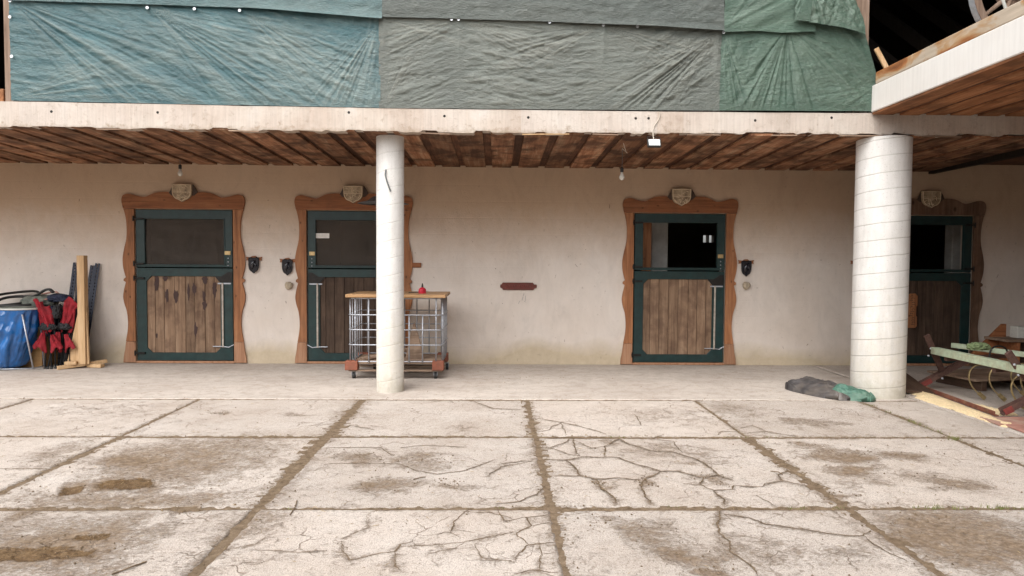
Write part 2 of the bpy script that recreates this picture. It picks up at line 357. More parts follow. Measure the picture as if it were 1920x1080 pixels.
def tarp_mat(name, c, pale, dust, scale, rot=0, dustamt=.6, dsc=2.2, rough=.36):
    w = NM(name, rough, .55); v = w.coord(); vr = w.coord((.35, 1, 1.5), rot=(0, rot, 0)); n1 = w.noise(v, 2, 5, .6); n2 = w.noise(vr, dsc, 6, .7, .4)
    n3 = w.noise(w.coord((.6, 1, 1.6), rot=(0, rot*.8, 0)), 30, 5, .70, .7); n4 = w.noise(v, 90, 2, .5)
    cc = w.ramp(n1, [(.3, tuple(x*.8 for x in c)), (.7, tuple(x*1.2 for x in c))])
    cc = w.mix(w.ramp(n2, [(.42, 0.0), (.66, dustamt)]), cc, dust); cc = w.mix(w.math('MULTIPLY', w.attr('ridge'), .8, True), cc, pale)
    cc = w.mix(.5, cc, w.ramp(n3, [(.32, .66), (.68, 1.25)]), 'MULTIPLY')
    w.col(cc); w.bump(w.math('ADD', n3, w.math('MULTIPLY', n4, .12)), .85, .020); return w.m
M['tarp_blue'] = tarp_mat('blue_tarpaulin', (.030, .098, .112), (.20, .245, .225), (.13, .185, .175), 1, math.radians(33), .55)
M['tarp_blue_top'] = tarp_mat('blue_green_tarpaulin', (.055, .120, .125), (.15, .19, .18), (.12, .165, .155), 1, .3, .5)
M['tarp_grey'] = tarp_mat('grey_tarpaulin', (.105, .120, .104), (.22, .225, .19), (.14, .152, .13), 1, -.2, .5)
M['tarp_grey_top'] = tarp_mat('dark_grey_tarpaulin', (.068, .083, .073), (.14, .15, .13), (.095, .105, .09), 1, .2, .5)
M['tarp_green'] = tarp_mat('green_tarpaulin', (.052, .100, .072), (.13, .19, .145), (.085, .125, .092), 1, .9, .5)
M['tarp_green_top'] = tarp_mat('light_green_tarpaulin', (.062, .115, .082), (.17, .23, .185), (.10, .145, .105), 1, .5, .5)
M['eyelet'] = plain('aluminium_eyelet', (.75, .78, .82), .35, .6, scale=20)
M['postwood'] = wood('barn_post_wood', (.17, .11, .08), (.30, .21, .155), (.40, .30, .24), 'Z', .85, .5, 0, var=.3)
M['barn'] = wood('dark_barn_wood', (.012, .008, .006), (.02, .014, .01), (.03, .022, .016), 'Z', .95, 0, 0)
w = NM('worn_timber', .8, .25); v = w.coord((1, .3, 1)); n = w.noise(v, 3.2, 5, .6, .8); g = w.noise(w.coord((1, .06, 1)), 30, 4, .6)
c = w.ramp(n, [(.44, (.50, .42, .33)), (.50, (.44, .28, .15)), (.56, (.36, .15, .055)), (.66, (.14, .055, .025))]); c = w.mix(.5, c, w.ramp(g, [(.3, .6), (.7, 1.1)]), 'MULTIPLY'); w.col(c); w.bump(g, .5, .006); M['timber'] = w.m
M['galv'] = plain('galvanised_steel', (.42, .44, .48), .42, .55, var=.2, scale=30)
M['newwood'] = wood('fresh_spruce_wood', (.44, .27, .13), (.56, .37, .20), (.64, .46, .28), 'Z', .6, .5, 0, var=.15)
M['tabletop'] = wood('pine_board_wood', (.40, .22, .10), (.50, .30, .15), (.56, .37, .2), 'X', .5, .4, 0, var=.1)
M['pallet'] = wood('pallet_wood', (.17, .11, .075), (.30, .21, .15), (.40, .30, .22), 'X', .85, .4, .3, var=.4)
M['redblock'] = plain('red_brown_block', (.24, .075, .04), .7, scale=18, bump=.5, dirt=(.12, .06, .04))
M['rubber'] = plain('black_rubber', (.02, .02, .02), .6, scale=30)
M['redcan'] = plain('red_enamel', (.55, .02, .045), .35, scale=30, var=.1)
M['bluebag'] = plain('blue_plastic_sack', (.006, .095, .30), .18, spec=.8, var=.3, scale=5, bump=.3)
M['whitep'] = plain('white_plastic', (.55, .56, .52), .45, scale=10)
M['redcloth'] = plain('red_chair_fabric', (.24, .005, .013), .8, scale=14, var=.35, bump=.4)
M['navy'] = plain('navy_fabric', (.010, .016, .040), .8, scale=14, bump=.5, var=.4)
M['black'] = plain('black_fabric', (.012, .012, .014), .7, scale=14, bump=.5, var=.4)
M['greycloth'] = plain('grey_green_cloth', (.12, .13, .11), .85, scale=9, bump=.6, var=.5)
M['mossy'] = plain('mossy_cloth', (.16, .21, .10), .9, scale=20, bump=.6, var=.5)
M['ply'] = wood('crate_plywood', (.38, .20, .08), (.48, .28, .12), (.55, .34, .17), 'X', .7, .3, 0, var=.15)
M['slot'] = plain('dark_blue_steel', (.012, .014, .024), .45, .5, scale=25)
M['gloss'] = plain('black_varnish', (.010, .011, .017), .18, spec=.7, scale=9, bump=.6)
M['plaque'] = plain('red_brown_plaque', (.13, .022, .012), .5, scale=20, bump=.4, dirt=(.06, .012, .008))
M['knob'] = plain('pale_knob', (.40, .33, .24), .8, scale=25, bump=.6, var=.3)
M['sack_grey'] = plain('grey_woven_sack', (.060, .055, .055), .45, scale=9, bump=.5, var=.5, dirt=(.15, .125, .10), dirtamt=.6)
M['sack_green'] = plain('green_woven_sack', (.045, .125, .09), .6, scale=12, bump=.7, var=.3, dirt=(.2, .24, .18), dirtamt=.4)
M['mgreen'] = plain('faded_green_paint', (.42, .50, .36), .6, scale=14, bump=.5, var=.2, dirt=(.30, .22, .13), dirtamt=.6)
M['mbrown'] = plain('rust_brown_steel', (.10, .052, .042), .6, .2, scale=22, bump=.5, var=.3, dirt=(.17, .10, .07))
M['mred'] = plain('red_primer_paint', (.20, .035, .028), .55, scale=18, bump=.4, var=.3, dirt=(.12, .04, .03))
M['railred'] = plain('rusty_red_rail', (.17, .055, .035), .65, scale=14, bump=.4, var=.4, dirt=(.30, .20, .12), dirtamt=.6)
M['tine'] = plain('worn_spring_steel', (.34, .26, .13), .4, .5, scale=25, var=.4)
M['redplate'] = plain('red_tiled_plate', (.36, .175, .135), .7, scale=9, bump=.4, var=.2, dirt=(.42, .35, .27), dirtamt=.7)
M['sawdust'] = plain('yellow_sawdust', (.70, .55, .33), .95, scale=60, bump=.9, var=.25)
M['darkplate'] = wood('dark_brown_board', (.055, .03, .02), (.09, .055, .038), (.13, .085, .06), 'Y', .7, 0, .2)
M['flood'] = plain('floodlight_glass', (.66, .70, .70), .3, scale=30, bump=.05)
M['bulb'] = plain('milk_glass', (.62, .60, .55), .2, scale=5, bump=0, var=.05)
M['cable'] = plain('pale_cable', (.50, .45, .38), .6, scale=30)
M['greycable'] = plain('grey_cable', (.12, .13, .13), .6, scale=30)
M['grass'] = plain('dry_grass', (.16, .17, .05), .8, scale=30, var=.5)
M['straw'] = plain('straw', (.30, .22, .12), .8, scale=4, var=.6)
M['lampshade'] = plain('dark_enamel', (.10, .10, .105), .4, scale=12, bump=.1)
# crack lines and stains of the yard, in metres
CRACKS = [(1.2,[(-0.87,3.94),(-0.82,4.02),(-0.76,4.1),(-0.8,4.27),(-0.79,4.36)]),
(1.3,[(-0.88,3.9),(-0.84,3.76),(-0.78,3.65),(-0.66,3.72),(-0.55,3.75),(-0.54,3.86),(-0.47,3.9)]),
(1.4,[(-0.55,3.75),(-0.52,3.56),(-0.49,3.51)]),
(0.9,[(-0.53,3.83),(-0.36,3.84),(-0.18,3.88),(-0.04,3.95),(0.1,4.03)]),
(1.3,[(-0.26,4.01),(-0.26,4.18),(-0.2,4.36),(-0.17,4.43)]),
(1.0,[(-0.33,4.01),(-0.26,4.01),(-0.21,3.96)]),
(1.1,[(0.0,4.43),(0.05,4.22),(0.1,4.2)]),
(0.6,[(-0.2,4.36),(-0.03,4.34),(0.1,4.24)]),
(0.7,[(-0.12,3.86),(-0.07,3.67),(0.09,3.63)]),
(1.4,[(-1.49,3.78),(-1.34,3.85),(-1.32,4.02)]),
(1.0,[(-1.32,3.79),(-1.13,3.75),(-0.94,3.77)]),
(0.6,[(-1.45,5.87),(-1.18,5.88),(-0.98,5.87),(-0.83,5.62)]),
(0.8,[(-0.75,5.4),(-0.61,5.23),(-0.44,5.14),(-0.24,5.23),(-0.1,5.4),(-0.02,5.51)]),
(0.8,[(-0.06,5.1),(0.04,5.33),(0.25,5.44)]),
(0.5,[(-1.34,5.4),(-1.05,5.42),(-0.75,5.4)]),
(0.7,[(-1.42,6.68),(-1.16,6.52)]),
(1.1,[(-0.31,7.91),(-0.03,7.45),(0.25,7.4)]),
(0.6,[(-3.76,5.27),(-3.4,5.27)]),
(0.5,[(-0.82,5.87),(-0.61,5.95),(-0.28,5.89)]),
(0.5,[(-0.95,4.36),(-0.79,4.36),(-0.61,4.41)]),
(0.6,[(-0.37,3.72),(-0.23,3.79),(-0.18,3.88)]),
(0.9,[(0.39,7.0),(0.66,6.8),(0.82,6.64),(1.02,6.35)]),
(0.9,[(0.4,6.43),(0.5,6.51),(0.54,6.64),(0.64,6.8)]),
(0.7,[(0.64,6.8),(0.64,6.33)]),
(0.9,[(0.36,5.87),(0.46,5.87),(0.63,6.09),(0.69,6.23)]),
(1.2,[(0.69,6.23),(0.67,5.71),(0.69,5.64)]),
(0.6,[(0.43,5.91),(0.6,5.69),(0.69,5.63)]),
(1.2,[(0.43,5.54),(0.56,5.51),(0.72,5.61),(1.0,5.58),(1.1,5.41),(1.26,5.21),(1.39,5.23),(1.51,5.07),(1.71,5.13)]),
(1.3,[(0.89,5.61),(0.94,5.92),(1.11,6.19),(1.17,6.0),(1.31,5.79),(1.48,5.75),(1.64,5.52),(1.67,5.26),(1.67,5.1),(1.74,5.0)]),
(1.3,[(0.56,5.51),(0.61,5.33),(0.63,5.1),(0.58,5.1)]),
(1.1,[(0.44,5.1),(0.63,5.1),(0.72,5.02),(0.89,5.05),(1.06,5.0)]),
(1.8,[(0.72,5.02),(0.76,4.77),(0.8,4.61),(0.79,4.5)]),
(1.3,[(1.26,5.21),(1.1,5.04),(1.03,4.83),(1.02,4.66),(1.03,4.51)]),
(0.9,[(1.71,5.13),(1.54,5.07),(1.48,4.91),(1.49,4.82),(1.53,4.77),(1.67,4.79),(1.71,4.87),(1.91,4.85),(1.95,4.91),(2.1,4.99),(2.17,4.93),(2.24,4.87)]),
(1.1,[(2.1,4.99),(2.13,5.13),(2.24,5.22)]),
(1.4,[(1.53,4.77),(1.52,4.66),(1.54,4.58),(1.51,4.48)]),
(0.7,[(1.35,4.91),(1.48,4.88)]),
(0.8,[(1.79,4.66),(1.82,4.55),(1.84,4.46)]),
(1.4,[(1.45,4.44),(1.42,4.31),(1.35,4.13),(1.32,4.01),(1.34,3.89),(1.3,3.76),(1.33,3.62),(1.35,3.54),(1.34,3.45)]),
(0.8,[(1.46,4.31),(1.57,4.26),(1.65,4.15),(1.83,4.07),(1.96,4.0),(2.07,3.96),(2.16,3.96),(2.26,4.06)]),
(0.8,[(2.16,3.96),(2.15,3.85),(2.18,3.72),(2.21,3.62)]),
(1.1,[(0.09,3.62),(0.13,3.72),(0.18,3.84),(0.24,3.86),(0.34,3.87)]),
(1.1,[(0.18,3.84),(0.12,4.01),(0.22,4.13),(0.18,4.27),(0.23,4.27),(0.34,4.31)]),
(0.7,[(0.22,4.13),(0.33,4.18)]),
(1.2,[(0.24,3.86),(0.26,3.72),(0.23,3.63),(0.23,3.52)]),
(0.7,[(0.26,3.72),(0.33,3.74)]),
(0.8,[(0.09,3.48),(0.2,3.52),(0.33,3.5)]),
(0.8,[(0.05,4.18),(0.18,4.27)]),
(0.9,[(0.0,4.5),(0.11,4.53),(0.18,4.58),(0.28,4.69),(0.36,4.88)]),
(1.0,[(0.04,5.4),(0.21,5.48),(0.29,5.48)]),
(1.2,[(2.05,6.33),(2.14,6.46),(2.27,6.46)]),
(0.8,[(2.37,6.59),(2.51,6.7),(2.56,6.42),(2.76,6.29)]),
(0.8,[(2.32,6.39),(2.58,6.46),(2.65,6.34)]),
(0.8,[(1.45,7.17),(1.42,6.7)]),
(0.6,[(1.55,6.33),(1.4,6.19),(1.57,6.1),(1.56,5.71)]),
(0.8,[(0.43,6.18),(0.63,6.23),(0.84,6.18),(0.97,6.23)]),
(0.7,[(0.94,5.92),(0.82,5.87),(0.71,6.09)])]
STAINS = [(-2.44,5.55,0.63,0.66,0.7,0),(-2.82,5.48,0.21,0.22,1.0,0),(-2.93,4.78,0.13,0.15,1.0,1),(-2.59,4.95,0.25,0.17,1.0,1),(-2.41,4.62,0.79,0.21,0.6,0),(-1.97,4.42,0.14,0.12,0.9,0),(-2.47,3.91,0.49,0.37,0.8,0),(-2.51,3.77,0.4,0.12,1.0,1),(-2.32,3.99,0.14,0.09,1.0,1),(-2.13,3.54,0.34,0.12,0.5,0),(-0.73,4.95,0.21,0.21,0.75,0),(-1.12,5.59,0.26,0.14,0.6,0),(-0.65,5.55,0.3,0.15,0.5,0),(-0.33,4.95,0.12,0.07,0.5,0),(-1.38,4.2,0.15,0.26,0.5,0),(-2.9,7.19,0.11,0.1,0.6,0),(-2.0,7.2,0.19,0.1,0.45,0),(-0.41,6.63,0.15,0.16,0.4,0),(-4.16,7.48,0.84,0.54,0.2,0),(-2.31,5.97,0.34,0.35,0.45,0),(-3.54,5.71,0.22,0.32,0.4,0),(-2.96,4.29,0.16,0.22,0.6,0),(3.15,6.77,0.3,0.23,0.5,0),(2.73,5.97,0.24,0.09,0.7,0),(2.87,5.68,0.29,0.2,0.8,0),(3.32,5.72,0.21,0.15,0.7,0),(2.86,5.24,0.23,0.17,0.85,0),(2.63,4.91,0.31,0.12,0.4,0),(3.33,4.95,0.2,0.18,0.6,0),(2.74,3.96,0.5,0.39,0.8,0),(2.64,4.18,0.2,0.17,0.5,0),(0.9,4.08,0.21,0.21,0.6,0),(1.04,3.72,0.22,0.21,0.7,0),(1.12,3.52,0.11,0.06,0.85,0),(0.62,4.18,0.1,0.09,0.5,0),(1.46,3.87,0.38,0.22,0.35,0),(1.9,3.82,0.18,0.15,0.4,0),(1.48,5.76,0.45,0.25,0.35,0),(1.04,6.1,0.14,0.14,0.45,0),(1.62,5.04,0.16,0.13,0.5,0),(1.64,5.52,0.17,0.11,0.4,0),(0.75,4.94,0.06,0.06,0.5,0),(1.1,4.95,0.08,0.12,0.5,0),(1.88,7.13,0.7,0.37,0.25,0),(2.61,7.39,0.35,0.4,0.35,0),(2.36,4.66,0.11,0.06,0.6,0),(0.5,9.37,0.44,0.17,0.5,0)]

# ------------------------------------------------------------------ ground, court slabs, cracks
def ground_z(x, y): return 0
def seglen(pts): return sum(math.dist(pts[i], pts[i+1]) for i in range(len(pts)-1))
XJ = [-9.05, -7.15, -5.25, -3.38, -1.53, .357, 2.30, 4.20]      # joints that run away from the viewer
YJ = [7.93, 6.25, 4.42, 2.58, .72, -1.2, -3.2]                    # joints that run across
def stain_f(x, y):
    s = np.zeros_like(x); w_ = np.zeros_like(x)
    jx = (fbm(x*2.3, y*2.3, 5)-.5)*.5; jy = (fbm(x*2.3+9, y*2.3, 6)-.5)*.5
    for cx, cy, rx, ry, st, wet in STAINS:
        d = np.sqrt(((x+jx-cx)/(rx*1.15))**2+((y+jy-cy)/(ry*1.15))**2)
        v = st*1.08*np.clip(1.35-d, 0, 1)
        s = np.maximum(s, v)
        if wet:
            d2 = np.sqrt(((x+jx*.5-cx)/rx)**2+((y+jy*.5-cy)/ry)**2); w_ = np.maximum(w_, np.clip(1.3-d2, 0, 1))
    for k, xj in enumerate(XJ):
        hw = .10 if k == 4 else .06
        s = np.maximum(s, .75*np.exp(-np.abs(x-xj)/hw)*(.3+1.2*fbm(y*1.6+k*7, x*0+k, 3)))
    for k, yj in enumerate(YJ):
        s = np.maximum(s, .50*np.exp(-np.abs(y-yj)/.06)*(.2+1.3*fbm(x*1.6+k*5, y*0+k, 4)))
    for wd, pts in CRACKS:
        P = np.array(pts)
        for i in range(len(P)-1):
            a, b = P[i], P[i+1]
            if max(abs((a[0]+b[0])/2-x.mean()), abs((a[1]+b[1])/2-y.mean())) > 2.2: continue
            d = b-a; L = (d@d)+1e-9
            t = np.clip(((x-a[0])*d[0]+(y-a[1])*d[1])/L, 0, 1); dd = np.hypot(x-a[0]-t*d[0], y-a[1]-t*d[1])
            s = np.maximum(s, .50*wd**.5*np.exp(-dd/.028)*(.3+1.2*fbm(x*2.2, y*2.2, 21)))
    return s, w_
ground = MB(); 
gx = np.linspace(-40, 40, 3)
gm = MB(); gm.add([(-60, -60, -.03), (60, -60, -.03), (60, 60, -.03), (-60, 60, -.03)], [(0, 1, 2, 3)])
gnd = tag(gm.build('ground', M['soil']), kind='structure')
# dirt that fills the joints: strips with real relief
def dirt_strip(x0, x1, y0, y1, along):
    n = int(max(x1-x0, y1-y0)/.02)+1; k = 10
    if along == 'Y': X, Y = np.meshgrid(np.linspace(x0, x1, k), np.linspace(y0, y1, n))
    else: X, Y = np.meshgrid(np.linspace(x0, x1, n), np.linspace(y0, y1, k))
    Z = -.013+.012*fbm(X*22, Y*22, 31)+.004*fbm(X*70, Y*70, 33)
    o = grid_mesh('joint_dirt', X, Y, Z, M['soil'], gnd); o['kind'] = 'stuff'
for k, xj in enumerate(XJ):
    h = .12 if k == 4 else .08; dirt_strip(xj-h, xj+h, .7, 8.0, 'Y')
for yj in YJ[:5]: dirt_strip(-9.2, 4.9, yj-.05, yj+.05, 'X')
def slab(x0, x1, y0, y1, kl, kr, kb, kt, near, name='concrete_slab'):
    step = .02 if near else .12
    nx = max(6, int((x1-x0)/step)); ny = max(6, int((y1-y0)/step))
    U, V = np.meshgrid(np.linspace(0, 1, nx), np.linspace(0, 1, ny))
    yy = y0+(y1-y0)*V; xx = x0+(x1-x0)*U
    def gap(t, wd, seed): return wd*(.35+.65*fbm(t*2.1, t*0+seed, seed)+.35*(fbm(t*14, t*0+seed, seed+5)-.35)+.22*(vn(t*45, t*0, seed+8)-.5)+.5*np.clip(fbm(t*5, t*0+seed, seed+9)-.5, 0, 1))
    def sidew(k): return {4: .040, 5: .012}.get(k, .015)
    gl = gap(yy, sidew(kl), 40+kl*2); gr = gap(yy, sidew(kr), 41+kr*2)
    gb = gap(xx, .018, 60+kb*2); gt = gap(xx, .018, 61+kt*2)
    # narrow the wide joint towards its far half a little, as in the yard
    X = x0+gl+(x1-x0-gl-gr)*U; Y = y0+gb+(y1-y0-gb-gt)*V
    s, w_ = stain_f(X, Y)
    f = fbm(X*9, Y*9, 11, 5); f2 = fbm(X*28, Y*28, 12, 3)
    pit = np.clip((s+(f-.5)*1.6-.62)*2.2, 0, 1)
    pitw = np.clip((w_+(f-.5)*.9-.50)*4, 0, 1)
    Z = .0015*f2+.003*(fbm(X*1.1, Y*1.1, 14)-.5)-.0075*pit*(.6+.8*f2)
    Z = Z*(1-pitw)+(-.012)*pitw
    zo = random.Random(int(x0*100)+int(y0*10)); Z = Z+zo.uniform(-.004, .002)+(X-x0)*zo.uniform(-.002, .002)+(Y-y0)*zo.uniform(-.002, .002)
    # edges worn down, then a skirt
    E = np.minimum.reduce([X-X[:, :1], X[:, -1:]-X, Y-Y[:1], Y[-1:]-Y])
    Z = Z-.006*np.exp(-E/.012)
    Xp = np.pad(X, 1, mode='edge'); Yp = np.pad(Y, 1, mode='edge'); Zp = np.pad(Z, 1, mode='edge')
    for a in (Zp[0], Zp[-1], Zp[:, 0], Zp[:, -1]): a[...] = -.05
    return grid_mesh(name, Xp, Yp, Zp, M['slab'], gnd, {'stain': np.pad(s, 1, mode='edge'), 'wet': np.pad(w_, 1, mode='edge')})
for r in range(len(YJ)-1):
    for c_ in range(len(XJ)-1):
        xa, xb = XJ[c_], XJ[c_+1]; near = r <= 2 and not (r == 2 and (xb < -3.3 or xa > 4)) and not (r == 1 and xb < -5.2)
        slab(xa, xb, YJ[r+1], YJ[r], c_, c_+1, r+1, r, near)
for r in range(len(YJ)-1):       # narrow slabs between the last joint and the right wing floor
    slab(4.20, 4.93, YJ[r+1], YJ[r], 7, 8, r+1, r, r <= 2)
# cracks: jagged ribbons of dark dirt lying in the slabs
def crack_mesh(i, wd, pts):
    P = [Vector((p[0], p[1], 0)) for p in pts]; Q = []
    for a, b in zip(P, P[1:]):
        n = max(2, int((b-a).length/.018)); d = (b-a).normalized(); s = Vector((-d.y, d.x, 0))
        for k in range(n):
            t = k/n; p = a.lerp(b, t)
            off = (mn.noise(Vector((p.x*9, p.y*9, i)))*.016+mn.noise(Vector((p.x*35, p.y*35, i)))*.010)
            Q.append(p+s*off)
    Q.append(P[-1]); mb = MB(); n = len(Q); vs = []
    for k, q in enumerate(Q):
        d = (Q[min(k+1, n-1)]-Q[max(k-1, 0)]).normalized(); s = Vector((-d.y, d.x, 0))
        e = min(1, (k+.3)/5, (n-1-k+.3)/5)
        h = .0044*wd**.5*e*(.55+1.1*abs(mn.noise(Vector((q.x*12, q.y*12, 3+i))))+.5*rng.random())
        vs += [(q.x+s.x*h, q.y+s.y*h, .0026), (q.x, q.y, .0008), (q.x-s.x*h, q.y-s.y*h, .0026)]
    fs = []
    for k in range(n-1): fs += [(3*k, 3*k+3, 3*k+4, 3*k+1), (3*k+1, 3*k+4, 3*k+5, 3*k+2)]
    mb.add(vs, fs); o = mb.build('crack', M['soil'], gnd); return o
for i, (wd, pts) in enumerate(CRACKS): crack_mesh(i, wd, pts)
# crumbs of dirt and small stones
deb = MB()
def crumb(x, y, r, z=.003):
    vs = []
    for k in range(5):
        a = k*1.257+rng.random(); vs.append((x+r*math.cos(a)*rng.uniform(.6, 1.2), y+r*math.sin(a)*rng.uniform(.6, 1.2), z-.002))
    vs.append((x, y, z+r*rng.uniform(.4, .9))); deb.add(vs, [(0, 1, 5), (1, 2, 5), (2, 3, 5), (3, 4, 5), (4, 0, 5)])
for _ in range(2600):
    q = rng.random()
    if q < .35:
        st = rng.choice([s for s in STAINS if s[4] > .45]); x = rng.gauss(st[0], st[2]*.7); y = rng.gauss(st[1], st[3]*.7)
    elif q < .6: x = rng.choice(XJ[2:])+rng.gauss(0, .06); y = rng.uniform(2.7, 7.9)
    elif q < .8: x = rng.uniform(-6, 5); y = rng.choice(YJ[:4])+rng.gauss(0, .04)
    else: x = rng.uniform(-5, 5); y = rng.uniform(2.8, 9.5)
    if y > 2.4: crumb(x, y, rng.choice([.003, .004, .004, .006, .009]))
tag(deb.build('dirt_crumbs', M['soil'], gnd), kind='stuff')
tw = MB()
for a, b in (((-1.316, 4.56), (-1.285, 4.30)), ((-1.835, 3.628), (-1.934, 3.481)), ((-.6, 5.0), (-.52, 5.06)), ((2.1, 5.2), (2.16, 5.12))):
    tw.tube([(a[0], a[1], .006), ((a[0]+b[0])/2+.012, (a[1]+b[1])/2, .012), (b[0], b[1], .006)], .004, 5)
tag(tw.build('twigs', M['soil'], gnd), kind='stuff')
stw = MB()
for _ in range(700):
    x = rng.uniform(-5, 5); y = rng.choice([rng.uniform(2.6, 9.8), rng.choice(YJ[:4])+rng.gauss(0, .08), rng.uniform(2.6, 6)])
    if y < 2.4: continue
    a = rng.uniform(0, 3.14); l = rng.uniform(.006, .022); w_ = .0014; dx, dy = math.cos(a), math.sin(a); z = .006
    stw.add([(x-dx*l+dy*w_, y-dy*l-dx*w_, z), (x-dx*l-dy*w_, y-dy*l+dx*w_, z), (x+dx*l-dy*w_, y+dy*l+dx*w_, z+.003), (x+dx*l+dy*w_, y+dy*l-dx*w_, z+.003), (x, y, z+.004)], [(0, 1, 4), (1, 2, 4), (2, 3, 4), (3, 0, 4)])
tag(stw.build('straw_bits', M['straw'], gnd), kind='stuff')
gr = MB()
def tuft(x, y, n, h):
    for _ in range(n):
        a = rng.uniform(0, 6.28); px, py = x+rng.gauss(0, .03), y+rng.gauss(0, .012); hh = h*rng.uniform(.4, 1.1); w_ = .0025; l = rng.uniform(.2, .9)*hh
        gr.add([(px-w_, py, -.005), (px+w_, py, -.005), (px+l*math.cos(a), py+l*math.sin(a), hh)], [(0, 1, 2)])
for k in range(46): tuft(rng.uniform(2.6, 4.8), 4.42+rng.gauss(0, .02), 9, .022)
for k in range(22): t = rng.random(); tuft(4.20+rng.gauss(0, .02), 6.2+t*1.6, 7, .02)
tuft(4.2, 6.2, 30, .03); tuft(4.16, 6.16, 26, .03)
for k in range(14): tuft(rng.uniform(-1.5, 3.9), rng.choice(YJ[1:3])+rng.gauss(0, .01), 6, .014)
tag(gr.build('grass_tufts', M['grass'], gnd), kind='stuff')

# covered floor strip and right wing floor
def floor_sheet(name, x0, x1, y0, y1, step, seed):
    nx = int((x1-x0)/step); ny = int((y1-y0)/step)
    X, Y = np.meshgrid(np.linspace(x0, x1, nx), np.linspace(y0, y1, ny))
    e = np.zeros_like(Y); Y = Y+(Y < y0+1e-6)*(.02*fbm(X*3, X*0, seed)-.005)
    Z = .002*fbm(X*14, Y*14, seed)+.004*(fbm(X*.8, Y*.8, seed+2)-.5)
    Xp = np.pad(X, 1, mode='edge'); Yp = np.pad(Y, 1, mode='edge'); Zp = np.pad(Z, 1, mode='edge')
    for a in (Zp[0], Zp[-1], Zp[:, 0], Zp[:, -1]): a[...] = -.05
    return tag(grid_mesh(name, Xp, Yp, Zp, M['floor']), kind='structure')
floor_sheet('covered_floor', -12, 4.915, 7.945, 10.7, .04, 70)
floor_sheet('wing_floor', 4.945, 13.9, .5, 10.7, .06, 75)
tag(MB().bb((4.945, -10.5, -.05), (13.9, .495, .001)).build('wing_floor', M['floor']), kind='structure')  # floor of the unseen wing stretch added behind the camera
tag(MB().bb((-30, -14.3, -.03), (13.9, -14, 5.2)).build('unseen_yard_wall', M['plaster']), kind='structure')  # unseen opposite wall, added to darken pane reflections and low sky light
for yy in (-9.5, -3.6): tag(MB().lathe([(.3, 0), (.3, 3.36)], n=48).build('wing_column', M['col_thick'], smooth=True, angle=40, loc=(4.9, yy, 0)), kind='structure')  # unseen supports for the added wing stretch
tag(MB().add([(-12, 10.69, -.004), (13.9, 10.69, -.004), (13.9, 15.3, -.004), (-12, 15.3, -.004)], [(0, 1, 2, 3)]).build('stall_floor', M['soil']), kind='structure')

# ------------------------------------------------------------------ stable wall, stalls behind
WY = 10.66
DOORS = [(-4.752, 1.0, 1), (-2.186, .97, -1), (2.812, .965, 1), (6.68, .965, -1)]
out = [(-12, -.02)]
for x, s, m in DOORS: out += [(x-.742*s, -.02), (x-.742*s, 2.345), (x+.742*s, 2.345), (x+.742*s, -.02)]
out += [(13.9, -.02), (13.9, 3.6), (-12, 3.6)]
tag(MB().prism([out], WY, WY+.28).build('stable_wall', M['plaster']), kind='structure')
back = MB()
wx0, wx1 = 4.50, 4.74
back.prism([[(-12, -.02), (13.9, -.02), (13.9, 3.0), (-12, 3.0)], [(wx0, 2.03), (wx0, 2.19), (wx0+.115, 2.19), (wx0+.115, 2.03)], [(wx0+.13, 2.03), (wx0+.13, 2.19), (wx1, 2.19), (wx1, 2.03)]], 15.1, 15.3)
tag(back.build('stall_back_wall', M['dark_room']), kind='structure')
par = MB()
for xx in (-7.5, -3.45, .4, 5.2, 9.2): par.bb((xx-.06, WY+.28, -.02), (xx+.06, 15.1, 3.0))
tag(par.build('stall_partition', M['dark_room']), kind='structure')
tag(MB().bb((2.62, 11.75, 0), (2.90, 12.0, 2.99)).build('stall_pillar', M['limewash'], bevel=.01), kind='structure')
tag(MB().bb((2.29, 11.0, 0), (2.45, 11.1, 2.99)).build('stall_post', M['orange'], bevel=.006), kind='structure')
tag(MB().bb((7.60, 11.45, 0), (7.78, 11.65, 2.99)).build('stall_pillar', M['limewash'], bevel=.01), kind='structure')
# ------------------------------------------------------------------ canopy: ceiling, beam
def cz(y): return 3.088+(3.022-3.088)*(y-8.1)/2.56
slabm = MB()
slabm.bb((-12, 8.26, 3.135), (13.9, WY+.28, 3.34)); slabm.bb((-12, WY+.28, 3.0), (13.9, 15.3, 3.34))
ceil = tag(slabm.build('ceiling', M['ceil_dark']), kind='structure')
x = -11.9; i = 0
while x < 6.62:
    wd = rng.uniform(.25, .31); pt = wd+rng.uniform(.075, .11)
    def bd(xa, xb, dz, mat, th=.026):
        y0 = 8.118+rng.uniform(-.004, .03); z0 = rng.uniform(-.004, .004)
        mb = MB(); rr = Matrix.Identity(3)
        vs = []
        for yy in (y0, WY-.004):
            for xx in (xa, xb):
                vs.append((xx, yy, cz(yy)+dz+z0)); vs.append((xx, yy, cz(yy)+dz+th+z0))
        mb.add(vs, [(0, 1, 3, 2), (4, 6, 7, 5), (0, 2, 6, 4), (1, 5, 7, 3), (0, 4, 5, 1), (2, 3, 7, 6)])
        mb.build('ceiling_board', mat, ceil)
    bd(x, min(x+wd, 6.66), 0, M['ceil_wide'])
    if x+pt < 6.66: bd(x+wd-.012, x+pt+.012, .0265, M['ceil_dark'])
    x += pt; i += 1
# trim along the ceiling edge at the right
tag(MB().bb((6.665, 8.28, 2.985), (6.74, WY-.004, 3.13)).build('ceiling_edge_beam', M['barn']), kind='structure')
